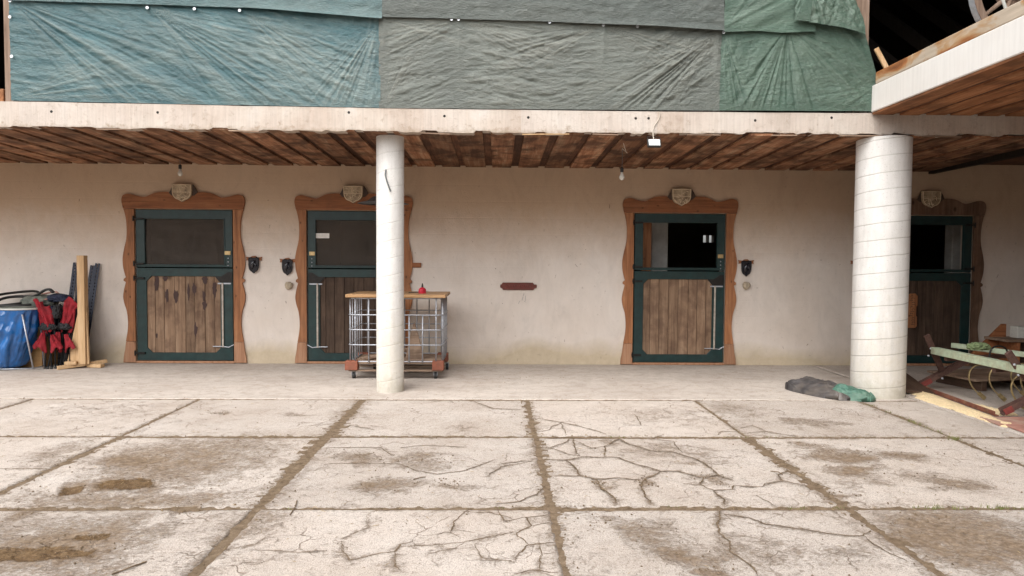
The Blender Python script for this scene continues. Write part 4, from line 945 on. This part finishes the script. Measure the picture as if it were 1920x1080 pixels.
# enamel shades hanging behind the columns
def shade(x, y, z, r, label):
    t = thing('lamp_shade', label, 'lamp', (x, y, z), 0, 'flat dark enamel lamp shades under the ceiling')
    MB().lathe([(r, 0), (r*.9, .012), (r*.62, .035), (r*.45, .085), (r*.2, .12), (.03, .125), (.03, .15)], n=28).build('shade', M['lampshade'], t, smooth=True)
    MB().tube([(0, 0, .15), (.01, 0, (cz(y)-z)*.6), (0, 0, cz(y)-z)], .006, 6).build('cord', M['greycable'], t)
shade(-1.62, 9.9, 2.395, .36, 'dark enamel lamp shade half hidden behind the slim column')
shade(5.55, 9.9, 2.18, .34, 'dark enamel lamp shade half hidden behind the thick column')
def bulb(x, y, zc, label, drop):
    t = thing('light_bulb', label, 'bulb', (x, y, zc), 0, 'bare bulbs hanging from the plank ceiling')
    top = cz(y)-zc
    MB().tube([(0, 0, -drop+.0), (.003, 0, top*.5-drop*.5), (0, 0, top)], .004, 6).build('cord', M['greycable'], t)
    MB().lathe([(.012, .05), (.022, .04), (.022, -.01), (.018, -.015)], n=14).build('socket', M['rubber'], t, loc=(0, 0, -drop))
    MB().lathe([(.016, 0), (.018, -.02), (.032, -.05), (.034, -.07), (.022, -.095), (.004, -.103)], n=18).build('glass_bulb', M['bulb'], t, smooth=True, loc=(0, 0, -drop-.015))
bulb(1.607, 9.0, 2.90, 'bare white bulb in a black socket below the boards, right of the floodlight', .13)
bulb(-4.60, 10.2, 2.93, 'small bare bulb above the leftmost stable door', .02)
fl = thing('floodlight', 'small square floodlight fixed under the beam with a pale cable', 'floodlight', (1.80, 8.02, 2.965))
rx = Matrix.Rotation(math.radians(-25), 3, 'X')
MB().box((0, 0, 0), (.155, .035, .105), rx).build('housing', M['rubber'], fl, bevel=.006); MB().box(rx @ Vector((0, -.0195, 0)), (.128, .004, .080), rx).build('lens', M['flood'], fl)
MB().tube([(-.07, .02, 0), (-.07, .05, .08), (.07, .05, .08), (.07, .02, 0)], .006, 6).build('mount', M['iron'], fl)
MB().tube(spline([(0, .02, .05), (.0, .06, .12), (.01, .068, .2), (.07, .068, .30), (.075, .06, .37)], 4), .0055, 6).build('cable', M['cable'], fl)
tag(MB().tube(spline([(1.55, 8.6, 3.06), (1.62, 8.8, 2.99), (1.66, 8.95, 3.0), (1.607, 9.0, 3.06)], 4), .004, 6).build('ceiling_cable', M['cable']), 'thin pale cable looping below the boards above the bare bulb', 'cable')

# ------------------------------------------------------------------ wire cage trolley
cx0, cx1, cy0, cy1 = -1.985, -.725, 9.28, 10.2
t = thing('cage_trolley', 'grey wire cage trolley on a wheeled pallet with wooden table top', 'trolley', ((cx0+cx1)/2, (cy0+cy1)/2, 0))
ox, oy = (cx0+cx1)/2, (cy0+cy1)/2; hx, hy = (cx1-cx0)/2, (cy1-cy0)/2
MB().bb((-hx-.035, -hy-.03, 1.098), (hx+.035, hy+.03, 1.140)).build('table_top', M['tabletop'], t, bevel=.006)
def rect_ring(z, r, inset): 
    a, b = hx-inset, hy-inset; c = .07
    return [(-a+c, -b, z), (a-c, -b, z), (a-.02, -b+.02, z), (a, -b+c, z), (a, b-c, z), (a-.02, b-.02, z), (a-c, b, z), (-a+c, b, z), (-a+.02, b-.02, z), (-a, b-c, z), (-a, -b+c, z), (-a+.02, -b+.02, z)]
for z, ins in ((1.085, .02), (.865, .0), (.665, .0), (.462, .0), (.235, .03)):
    MB().tube(rect_ring(z, .009, ins), .009, 6, closed=True).build('wire_ring', M['galv'], t, smooth=True)
nf = 7
for side in (-1, 1):
    for k in range(nf):
        xx = -hx+.09+(2*hx-.18)*k/(nf-1); z1 = .87 if (side == -1 and k in (4, 5)) else 1.09
        MB().tube([(xx, side*(hy-.012), .22), (xx, side*(hy-.012), z1)], .0095, 6).build('wire_bar', M['galv'], t, smooth=True)
    for k in range(6):
        yy = -hy+.07+(2*hy-.14)*k/5
        MB().tube([(side*(hx-.012), yy, .22), (side*(hx-.012), yy, 1.09)], .0095, 6).build('wire_bar', M['galv'], t, smooth=True)
for k in range(6):
    yy = -hy+.08+(2*hy-.16)*k/5; MB().bb((-hx+.02, yy-.055, .205), (hx-.02, yy+.055, .225)).build('deck_plank', M['pallet'], t, bevel=.003)
for yy in (-hy+.05, 0, hy-.05): MB().bb((-hx, yy-.05, .105), (hx, yy+.05, .122)).build('runner', M['pallet'], t, bevel=.003)
for xx in (-hx+.04, hx-.07):
    for yy in (-hy+.05, hy-.05): MB().bb((xx-.085 if xx < 0 else xx-.07, yy-.07, .123), (xx+.085, yy+.06, .246)).build('corner_block', M['redblock'], t, bevel=.006)
MB().bb((-.11, -hy, .123), (.07, -hy+.1, .204)).build('corner_block', M['pallet'], t, bevel=.004)
for xx, yy in ((-hx+.06, -hy+.06), (hx-.10, -hy+.06), (-hx+.2, hy-.06), (hx+.0, hy-.08)):
    cs = MB(); cs.bb((xx-.028, yy-.03, .098), (xx+.028, yy+.03, .104)); cs.bb((xx-.026, yy-.02, .045), (xx-.020, yy+.02, .098)); cs.bb((xx+.020, yy-.02, .045), (xx+.026, yy+.02, .098))
    cs = cs.build('caster', M['galv'], t); wh = MB(); wh.tube([(xx-.017, yy+.012, .048), (xx+.017, yy+.012, .048)], .048, 18); wh.build('wheel', M['rubber'], cs, smooth=True, angle=40)
# junk lying inside the cage
tag(MB().prism([[(-1.27, .227), (-1.0, .227), (-1.02, .28), (-1.1, .60), (-1.15, .74), (-1.19, .62)]], 9.62, 9.66).build('wood_scrap', M['pallet'], bevel=.003), 'upright scrap of pale wood standing inside the wire cage', 'scrap')
tag(MB().beam((-1.85, 9.5, .24), (-1.2, 10.0, .33), .12, .03).build('wood_scrap', M['pallet'], bevel=.003), 'short plank lying askew on the cage floor', 'scrap')
can = thing('oil_can', 'small red can with black spout on the trolley table top', 'can', (-1.035, 9.62, 1.140))
MB().lathe([(.052, 0), (.055, .02), (.050, .06), (.03, .078), (.012, .085)], n=22).build('body', M['redcan'], can, smooth=True, angle=40)
MB().lathe([(.012, .083), (.014, .10), (.009, .125), (.006, .14)], n=12).build('spout', M['rubber'], can, smooth=True)
tag(MB().tube(spline([(-1.22, 9.58, 1.15), (-1.14, 9.6, 1.155), (-1.09, 9.62, 1.158)], 4), [.006]*9, 6).build('hand_tool', M['rubber']), 'thin black tool lying left of the red can', 'tool')
tag(MB().lathe([(.035, 0), (.038, .012), (.036, .03), (.02, .034)], n=18).build('small_tin', M['galv'], smooth=True, loc=(-1.58, 9.7, 1.140)), 'small grey tin on the left part of the trolley table top', 'tin')

# ------------------------------------------------------------------ left corner: crate, sack stand, chairs, uprights, post
cr = thing('plywood_crate', 'tan plywood crate behind the blue sack, piled with old things', 'crate', (-7.0, 10.4, 0))
for k, (a, b) in enumerate((((-.55, -.18, .0), (-.10, -.15, .86)), ((-.085, -.18, 0), (.36, -.15, .86)), ((-.55, .17, 0), (.36, .2, .86)), ((-.58, -.149, .0), (-.551, .169, .86)), ((.361, -.149, 0), (.39, .169, .86)))):
    MB().bb(a, b).build('panel', M['ply'], cr, bevel=.004)
MB().bb((-.62, -.2, .862), (.42, .22, .885)).build('lid', M['greycloth'], cr, bevel=.004)
def loop(name, c, rx_, ry_, rz_, tube, tilt, mat, label, cat):
    R3 = Matrix.Rotation(tilt, 3, 'X') @ Matrix.Rotation(rz_, 3, 'Z'); pts = [Vector(c)+R3 @ Vector((rx_*math.cos(a), ry_*math.sin(a), .01*math.sin(3*a))) for a in [2*math.pi*k/36 for k in range(36)]]
    tag(MB().tube(pts, tube, 8, closed=True).build(name, M[mat], smooth=True), label, cat)
loop('old_tyre', (-6.98, 10.25, .965), .30, .26, 0, .021, math.radians(14), 'rubber', 'old black tyre lying on the crate behind the blue sack', 'tyre')  # thin old tyres lying on the crate
loop('old_tyre', (-7.10, 10.32, 1.00), .33, .25, .3, .019, math.radians(22), 'iron', 'second, tilted tyre lying above the first on the crate', 'tyre')
loop('hose_coil', (-6.62, 10.28, 1.03), .17, .13, .5, .013, math.radians(25), 'redplate', 'thin reddish hose coil among the junk on the crate', 'hose')
def cloth_blob(name, c, rx_, ry_, rz_, mat, label, cat, seed, parent=None, amp=.25, sc=4, sy=1.0):
    bm = bmesh.new(); bmesh.ops.create_icosphere(bm, subdivisions=5, radius=1)
    for v in bm.verts:
        p = v.co.copy(); n = mn.fractal(p*sc*.5+Vector((seed, 0, 0)), 1.0, 2.1, 4); r_ = 1-abs(mn.noise(p*sc*.9+Vector((seed, 7, 1))))*1.2
        k = 1+amp*n*.6+amp*.5*r_; v.co = Vector((p.x*rx_*k, p.y*ry_*k, max(p.z, -.55)*rz_*k))
    me = bpy.data.meshes.new(name); bm.to_mesh(me); bm.free(); me.materials.append(M[mat])
    for f in me.polygons: f.use_smooth = True
    o = link(bpy.data.objects.new(name, me), parent); o.location = c
    if cat: tag(o, label, cat)
    return o
cloth_blob('cloth_heap', (-6.72, 10.30, .95), .24, .17, .10, 'greycloth', 'heap of grey-green cloth on the crate beside the tyres', 'cloth', 3)
cloth_blob('rag', (-6.42, 10.30, 1.00), .16, .12, .07, 'navy', 'dark blue folded rag above the red camping chairs', 'rag', 9)
sh_ = MB(); sh_.tube(spline([(-6.78, 10.2, 1.02), (-6.66, 10.2, 1.07), (-6.58, 10.2, 1.12), (-6.50, 10.2, 1.14), (-6.44, 10.2, 1.09)], 5), [.025]*8+[.03]*8+[.035]*4+[.02], 10, flat=.6)
tag(sh_.build('bicycle_saddle', M['rubber'], smooth=True), 'black saddle sticking up from the junk heap left of the red chairs', 'saddle')
# blue sack on a stand
st = thing('sack_stand', 'blue plastic rubbish sack hanging on a white ring stand at the far left', 'sack stand', (-6.86, 10.05, 0))
secs = [(.862, .02, .27, .22), (.84, .02, .265, .215), (.78, .0, .25, .21), (.70, -.01, .255, .21), (.60, -.03, .27, .22), (.50, -.055, .275, .225), (.40, -.085, .275, .23), (.30, -.11, .265, .23), (.20, -.13, .25, .22), (.12, -.14, .235, .21), (.06, -.15, .21, .19), (.03, -.15, .15, .14)]
zz_ = np.array([s[0] for s in secs][::-1]); prof = []
nz = 60; n = 96; vs = []
for j in range(nz):
    z = .03+(.862-.03)*j/(nz-1)
    cx_ = np.interp(z, zz_, [s[1] for s in secs][::-1]); ra = np.interp(z, zz_, [s[2] for s in secs][::-1]); rb = np.interp(z, zz_, [s[3] for s in secs][::-1])
    for k in range(n):
        a = 2*math.pi*k/n; fold = .022*(1-abs(mn.noise(Vector((math.cos(a)*4.5, math.sin(a)*4.5, z*1.2)))*2))+.035*mn.noise(Vector((math.cos(a)*2, math.sin(a)*2, z*6+5)))+.012*mn.noise(Vector((math.cos(a)*9, math.sin(a)*9, z*12)))
        fold *= min(1, (.862-z)/.1+.15); vs.append((cx_+(ra+fold)*math.cos(a), (rb+fold)*math.sin(a), z))
fs = [(j*n+k, j*n+(k+1) % n, (j+1)*n+(k+1) % n, (j+1)*n+k) for j in range(nz-1) for k in range(n)]+[tuple(range(n))[::-1]]
mb = MB(); mb.add(vs, fs); mb.build('sack', M['bluebag'], st, smooth=True)
MB().tube([(.02+.275*math.cos(a), .225*math.sin(a), .872) for a in [2*math.pi*k/40 for k in range(40)]], .013, 8, closed=True).build('ring', M['whitep'], st, smooth=True)
MB().lathe([(.268, 0), (.262, .012), (.15, .022), (.01, .026)], n=40, ry=.82).build('lid', M['greycloth'], st, smooth=True, loc=(.02, 0, .882))
for (a, b) in (((.20, -.20, .80), (.30, -.14, .02)), ((-.3, -.1, .80), (-.42, -.1, .02)), ((.24, .1, .86), (.27, .14, .02))): MB().tube([a, b], .011, 8).build('leg', M['galv'], st, smooth=True)
MB().tube([(-.42, -.1, .03), (-.1, -.16, .022), (.30, -.14, .03), (.27, .14, .03)], .008, 8).build('foot_rail', M['galv'], st, smooth=True)
# folded red camping chairs
def camp_chair(x, y, rz, label, seed, lean=1):
    t = thing('camping_chair', label, 'camping chair', (x, y, 0), rz, 'folded red camping chairs')
    g = random.Random(seed)
    for (a, b) in (((-.07, -.05, .01), (-.05, -.02, .86)), ((.07, -.05, .01), (.05, -.02, .90)), ((-.045, .08, .01), (-.07, .03, .84)), ((.045, .08, .01), (.09, .04, .88)), ((-.02, -.08, .01), (.045, .04, .62)), ((.025, -.07, .01), (-.04, .04, .62))):
        MB().tube([a, b], .0105, 8).build('leg', M['black'], t, smooth=True); MB().lathe([(.017, 0), (.018, .02), (.013, .035)], n=10).build('foot', M['rubber'], t, loc=(a[0], a[1], 0))
    def sheet(name, fn, nu, nv, mat):
        X = np.zeros((nv, nu)); Y = X.copy(); Z = X.copy()
        for j in range(nv):
            for i in range(nu): X[j, i], Y[j, i], Z[j, i] = fn(i/(nu-1), j/(nv-1))
        o = grid_mesh(name, X, Y, Z, M[mat], t); sd_ = o.modifiers.new('thick', 'SOLIDIFY'); sd_.thickness = .006; return o
    def crease(u, v, k, s_): return .030*mn.noise(Vector((u*k, v*2, s_)))+.012*mn.noise(Vector((u*k*3, v*5, s_+3)))
    # seat cloth hangs in two pointed lobes between the legs
    def lobe(x0, x1, zt, zb, sgn, s_):
        def f(u, v):
            wd = (x1-x0)*(.22+.95*v); xc = (x0+x1)/2+sgn*.05*(v-.3)
            return (xc+(u-.5)*wd, -.085-.035*math.sin(math.pi*u)+crease(u, v, 4, s_), zt+(zb-zt)*v*(.80+.35*(u if sgn < 0 else 1-u))-.03*math.sin(u*9)*v)
        sheet('seat', f, 18, 18, 'redcloth')
    lobe(-.16, .0, .53, .29, -1, seed); lobe(.0, .15, .50, .28, 1, seed+2)
    # backrest folded double, draped from the top of the frame
    def bk(u, v):
        wd = .23*(1-.45*v)+.02*math.sin(v*9+seed); side = lean*.10*(1-v)**1.5
        return (side+(u-.5)*wd, -.05-.05*math.sin(math.pi*u)*(1-.4*v)+crease(u, v, 5, seed+5), .99-.10*abs(u-.5)-.06*math.sin(u*5+seed)+(.60-.95)*v*(1+.25*math.sin(u*4)))
    sheet('backrest', bk, 26, 26, 'redcloth')
    def bk2(u, v):
        return (lean*.13+(u-.5)*.085*(1-.3*v)+lean*-.07*v*v, -.035+crease(u, v, 3, seed+9), .97-.46*v)
    sheet('backrest_flap', bk2, 10, 24, 'redcloth')
    cloth_blob('arm_pad', (-.02, -.05, .60), .095, .05, .055, 'black', None, None, seed+3, t, .5, 6)
    cloth_blob('side_bag', (-.09*lean, -.03, .80), .05, .05, .10, 'black', None, None, seed+4, t, .5, 6)
camp_chair(-6.43, 10.12, .1, 'folded red camping chair next to the blue sack', 4, -1)
camp_chair(-6.25, 10.20, -.15, 'folded red camping chair beside the dark steel uprights', 8)
cloth_blob('backpack', (-6.52, 10.28, .62), .13, .11, .26, 'navy', 'dark navy bag squeezed between blue sack and red chairs', 'bag', 5, amp=.3)
cloth_blob('backpack', (-6.30, 10.32, .28), .14, .1, .26, 'black', 'black bag standing on the floor behind the red chairs', 'bag', 15, amp=.3)
# slotted uprights leaning on the wall
def upright(xb, xt, zt, yb, label):
    t = thing('slotted_upright', label, 'steel upright', (xb, yb, 0), 0, 'dark slotted steel uprights leaning on the wall')
    lean = WY-.03-yb; L_ = math.sqrt(zt*zt+lean*lean+(xt-xb)**2); mb = MB(); w_ = .075; n = int(L_/.05)
    for flange in (0, 1):
        def P(u, v, d):
            return (u, d, v) if flange == 0 else (-w_/2+d, u+w_/2, v)
        for (a, b) in ((-w_/2, -.008), (.008, w_/2)):
            if flange == 0: mb.bb((a, 0, 0), (b, .003, L_))
            else: mb.bb((-w_/2-.001, a+w_/2+.004, 0), (-w_/2+.002, b+w_/2+.004, L_))
        for k in range(n):
            z0 = k*.05
            if flange == 0: mb.bb((-.008, .0002, z0), (.008, .0028, z0+.026))
            else: mb.bb((-w_/2-.0008, -.008+w_/2+.004, z0), (-w_/2+.0018, .008+w_/2+.004, z0+.026))
    o = mb.build('profile', M['slot'], t)
    d = Vector((xt-xb, lean, zt)).normalized(); o.rotation_euler = Vector((0, 0, 1)).rotation_difference(d).to_euler()
upright(-6.44, -6.375, 1.53, 10.36, 'dark slotted steel upright, leftmost against the wall behind the chairs')
upright(-6.33, -6.295, 1.50, 10.40, 'dark slotted steel upright standing close left of the pale post')
upright(-6.15, -6.045, 1.52, 10.38, 'dark slotted steel upright leaning out to the right of the pale post')
upright(-6.22, -6.12, 1.49, 10.36, 'dark slotted steel upright hidden mostly behind the pale post')
dkp = MB(); dkp.prism([[(-6.40, 0), (-6.16, 0), (-6.14, .80), (-6.38, .86)]], 10.50, 10.53)
tag(dkp.build('dark_panel', M['slot'], bevel=.002), 'narrow dark panel leaning behind the steel uprights', 'panel')
# wooden post stand
ps = thing('post_stand', 'pale new wooden post on a crossed foot, left of the first door', 'post stand', (-6.0, 10.16, 0))
MB().bb((-.052, -.05, .06), (.052, .05, 1.635)).build('post', M['newwood'], ps, bevel=.004)
MB().prism([[(-.053, .06), (-.235, .06), (-.053, .86)]], -.02, .012).build('brace', M['newwood'], ps, bevel=.003)
MB().prism([[(.054, .06), (.085, .06), (.054, 1.2)]], -.02, .012).build('brace', M['newwood'], ps, bevel=.003)
MB().beam((-.28, -.17, .026), (.22, .20, .075), .09, .048).build('foot', M['newwood'], ps, bevel=.004); MB().beam((-.21, -.10, .085), (-.06, -.06, .085), .08, .045).build('foot', M['newwood'], ps, bevel=.004)
MB().beam((.03, .06, .03), (.26, .02, .03), .08, .05).build('foot', M['newwood'], ps, bevel=.004)

# ------------------------------------------------------------------ sacks at the thick column
def sack(c, rx_, ry_, rz_, rot, mat, label, seed):
    bm = bmesh.new(); bmesh.ops.create_icosphere(bm, subdivisions=6, radius=1)
    for v in bm.verts:
        p = v.co.copy(); e = 1/3.2
        q = Vector((math.copysign(abs(p.x)**.8, p.x), math.copysign(abs(p.y)**.75, p.y), p.z)); ed = max(abs(q.x), abs(q.y))
        thick = max(0, 1-ed**3.0)
        n = mn.fractal(q*1.1+Vector((seed, 0, 0)), 1.0, 2.1, 4); n2 = 1-abs(mn.noise(Vector((q.x*2.2+q.y*1.5, q.y*3-q.x, seed)))*2.2); n3 = 1-abs(mn.noise(Vector((q.x*6, q.y*7, seed+4)))*2.4)
        z = (thick**.75*.85+.06)*(1 if p.z > 0 else 0)*(1+.30*n+.10*n2+.04*n3)*(1-.25*q.x)
        corner = 1+.22*max(0, -q.x)*max(0, q.y)+.10*max(0, q.x)*max(0, -q.y)
        v.co = Vector((q.x*rx_*(1+.06*n)*corner, q.y*ry_*(1+.08*n)*corner, z*rz_+.002+.006*n2*(p.z > 0)*min(1, thick*3)))
    name = 'woven_sack'; me = bpy.data.meshes.new(name); bm.to_mesh(me); bm.free(); me.materials.append(M[mat])
    for f in me.polygons: f.use_smooth = True
    o = link(bpy.data.objects.new(name, me)); o.location = c; o.rotation_euler = (0, 0, rot); tag(o, label, 'sack', 'sacks at the foot of the thick column')
sack((3.98, 8.38, 0), .46, .25, .15, math.radians(-62), 'sack_grey', 'dirty dark grey sack lying left of the green one', 2)
sack((4.20, 8.06, 0), .25, .17, .125, math.radians(-30), 'sack_green', 'green woven sack lying against the foot of the thick column', 6)

# ------------------------------------------------------------------ right: tined machine, sawdust, plates, boards
mc = thing('tined_cultivator', 'faded green farm cultivator frame with curved tines and brown steel arms', 'cultivator', (5.4, 7.8, 0))
O = Vector((5.4, 7.8, 0))
def L3(*p): return Vector(p)-O
def part_beam(name, a, b, w_, h_, mat, up=(0, 0, 1)): return MB().beam(L3(*a), L3(*b), w_, h_, up).build(name, M[mat], mc, bevel=.004)
part_beam('main_beam', (5.47, 8.52, .515), (5.43, 6.75, .515), .09, .085, 'mgreen')
part_beam('rear_beam', (5.85, 8.75, .555), (6.6, 7.2, .52), .06, .06, 'mgreen')
part_beam('cross_beam', (5.47, 8.30, .44), (6.35, 8.45, .46), .05, .05, 'mbrown')
part_beam('cross_beam', (5.45, 7.45, .44), (6.40, 7.6, .46), .05, .05, 'mbrown')
part_beam('arm', (5.415, 8.60, .70), (5.66, 8.62, .21), .075, .03, 'mbrown', (0, 1, 0))
part_beam('arm', (5.30, 7.05, .69), (5.52, 7.07, .40), .075, .03, 'mbrown', (0, 1, 0))
def channel(a, b):
    a = L3(*a); b = L3(*b); m_ = a.lerp(b, .2)
    o = MB().beam(a, b, .075, .012).beam(a+Vector((0, -.034, .03)), b+Vector((0, -.034, .03)), .008, .06).beam(a+Vector((0, .034, .03)), b+Vector((0, .034, .03)), .008, .06).build('channel_strut', M['mbrown'], mc)
    MB().beam(a+Vector((0, -.041, .028)), m_+Vector((0, -.041, .028)), .006, .066).build('red_tip', M['mred'], o)
channel((5.38, 8.66, .025), (5.98, 8.58, .385)); channel((5.28, 7.08, .03), (5.66, 7.0, .26)); 
part_beam('ground_rail', (5.39, 8.56, .035), (5.225, 7.10, .035), .012, .045, 'railred'); 
part_beam('ground_rail', (5.41, 8.56, .012), (5.245, 7.10, .012), .05, .012, 'railred')
for (x_, y_, z_) in ((5.435, 8.583, .44), (5.47, 8.595, .53), (5.60, 8.55, .16), (5.36, 7.035, .56), (5.41, 7.04, .45), (5.43, 7.04, .48)):
    b = MB().lathe([(.014, 0), (.014, .012), (.008, .016)], n=6).build('bolt', M['galv'], mc, loc=L3(x_, y_, z_)); b.rotation_euler = (math.pi/2, 0, 0)
def tine(x_, y_, s=1.0):
    pts = spline([L3(x_+.34*s, y_+.02, .40), L3(x_+.12*s, y_, .415), L3(x_+.02, y_, .37), L3(x_-.01, y_, .27), L3(x_+.03, y_, .16), L3(x_+.11, y_-.01, .07), L3(x_+.15, y_-.01, .045)], 5)
    o = MB().tube(pts, .013, 8, flat=.55).build('tine', M['tine'], mc, smooth=True)
    MB().beam(L3(x_+.10, y_-.015, .085), L3(x_+.18, y_-.015, .015), .045, .012, (0, 1, 0)).build('share', M['tine'], o)
for (x_, y_) in ((5.57, 8.0), (5.74, 7.9), (5.80, 7.35), (6.0, 7.75), (5.55, 7.3), (6.15, 8.1), (6.2, 7.3)): tine(x_, y_)
MB().tube(spline([L3(5.72, 7.9, .50), L3(5.74, 7.9, .60), L3(5.80, 7.9, .645), L3(5.90, 7.9, .63), L3(5.95, 7.9, .55)], 5), .010, 8).build('handle_loop', M['iron'], mc, smooth=True)
cloth_blob('rag', (5.80, 8.2, .60), .11, .08, .05, 'mossy', 'mossy green-grey bundle lying on the far end of the cultivator', 'rag', 21, amp=.4)
# sawdust: low ragged heaps either side of the rail
def heap(name, fn_in, x0, x1, y0, y1, hgt, label, seed):
    step = .012; X, Y = np.meshgrid(np.arange(x0, x1, step), np.arange(y0, y1, step))
    e = fn_in(X, Y)+.05*(fbm(X*9, Y*9, seed)-.5)+.03*(fbm(X*30, Y*30, seed+3)-.5)
    Z = np.clip(e*6, 0, 1)**.7*hgt*(.55+.9*fbm(X*14, Y*14, seed+1))+.006*fbm(X*60, Y*60, seed+2)
    Z = np.where(e > 0, Z+.004, -.02)
    ny, nx = X.shape; mb = MB(); keep = e > -.012; idx = -np.ones(X.shape, int); vs = []
    for j in range(ny):
        for i in range(nx):
            if keep[j, i]: idx[j, i] = len(vs); vs.append((float(X[j, i]), float(Y[j, i]), float(Z[j, i])))
    fs = [(idx[j, i], idx[j, i+1], idx[j+1, i+1], idx[j+1, i]) for j in range(ny-1) for i in range(nx-1) if keep[j, i] and keep[j, i+1] and keep[j+1, i+1] and keep[j+1, i]]
    mb.add(vs, [tuple(int(q) for q in f) for f in fs]); o = mb.build(name, M['sawdust'], smooth=True); tag(o, label, 'sawdust', kind='stuff')
rail = lambda Y: 5.39+(Y-8.56)*(.165/1.46)
heap('sawdust', lambda X, Y: np.minimum.reduce([rail(Y)-.03-X, X-(4.97+.10*(Y > 8.1)), 8.75-Y, Y-6.62, .17+0*X])*1.0, 4.9, 5.5, 6.5, 8.9, .035, 'pale yellow sawdust between the floor joint and the red rail', 81)
heap('sawdust', lambda X, Y: np.minimum.reduce([X-rail(Y)-.03, rail(Y)+.20+.14*np.sin(Y*2.1)-X, 9.0-Y, Y-7.15, .12+0*X]), 5.2, 5.95, 7.0, 9.1, .05, 'ridge of pale yellow sawdust beyond the red rail, under the cultivator', 85)
tag(MB().box((0, 0, 0), (.34, .9, .03)).build('brown_board', M['darkplate'], bevel=.004, loc=(5.22, 8.72, .10)), 'dark brown board tilted on the floor just right of the thick column', 'board').rotation_euler = (math.radians(10), math.radians(6), math.radians(-6))
rp = thing('red_plate', 'flat reddish plate on the floor at the right edge below the cultivator', 'plate', (5.45, 6.7, 0))
for k in range(3):
    MB().prism([[(-.46+.02*k, .30-.34*k), (.60, .30-.34*k), (.60, -.03-.34*k), (-.50+.02*k, -.03-.34*k)]], .006, .024, 'XY').build('board', M['redplate'], rp, bevel=.003)
bp = thing('low_platform', 'weathered board platform lying on the floor behind the cultivator tines', 'platform', (6.3, 8.9, 0), math.radians(12))
for k in range(3): MB().bb((-.42, -.36+k*.25, .13), (.75, -.115+k*.25, .16)).build('board', M['pallet'], bp, bevel=.004)
for xx in (-.3, .6): MB().bb((xx, -.34, .003), (xx+.08, .36, .129)).build('bearer', M['darkplate'], bp, bevel=.004)
tag(MB().prism([[(6.60, .25), (7.15, .25), (7.15, .76), (7.10, .76)]], 9.55, 9.60).build('sloping_board', M['orange_h'], bevel=.004), 'orange-brown board sloping up against the shelf at the right edge', 'board')
sf = thing('low_shelf', 'brown shelf with grey top at the far right below the plaster wall', 'shelf', (7.4, 9.4, 0))
MB().bb((-.52, -.22, .545), (.6, .22, .58)).build('top', M['pallet'], sf, bevel=.004); MB().bb((-.35, -.20, .20), (-.31, .2, .544)).build('side', M['orange_h'], sf, bevel=.004)
MB().bb((-.30, .14, .2), (.6, .18, .544)).build('back', M['darkplate'], sf, bevel=.004); MB().bb((-.36, -.2, .16), (.6, .2, .198)).build('bottom', M['darkplate'], sf, bevel=.004)
for xx in (-.33, .5): MB().bb((xx, -.18, .002), (xx+.05, -.13, .158)).build('leg', M['darkplate'], sf); MB().bb((xx, .1, .002), (xx+.05, .15, .158)).build('leg', M['darkplate'], sf)
tag(MB().bb((7.16, 9.35, .582), (7.42, 9.5, .74)).build('white_box', M['whitep'], bevel=.004), 'white box standing on the shelf at the right edge', 'box')
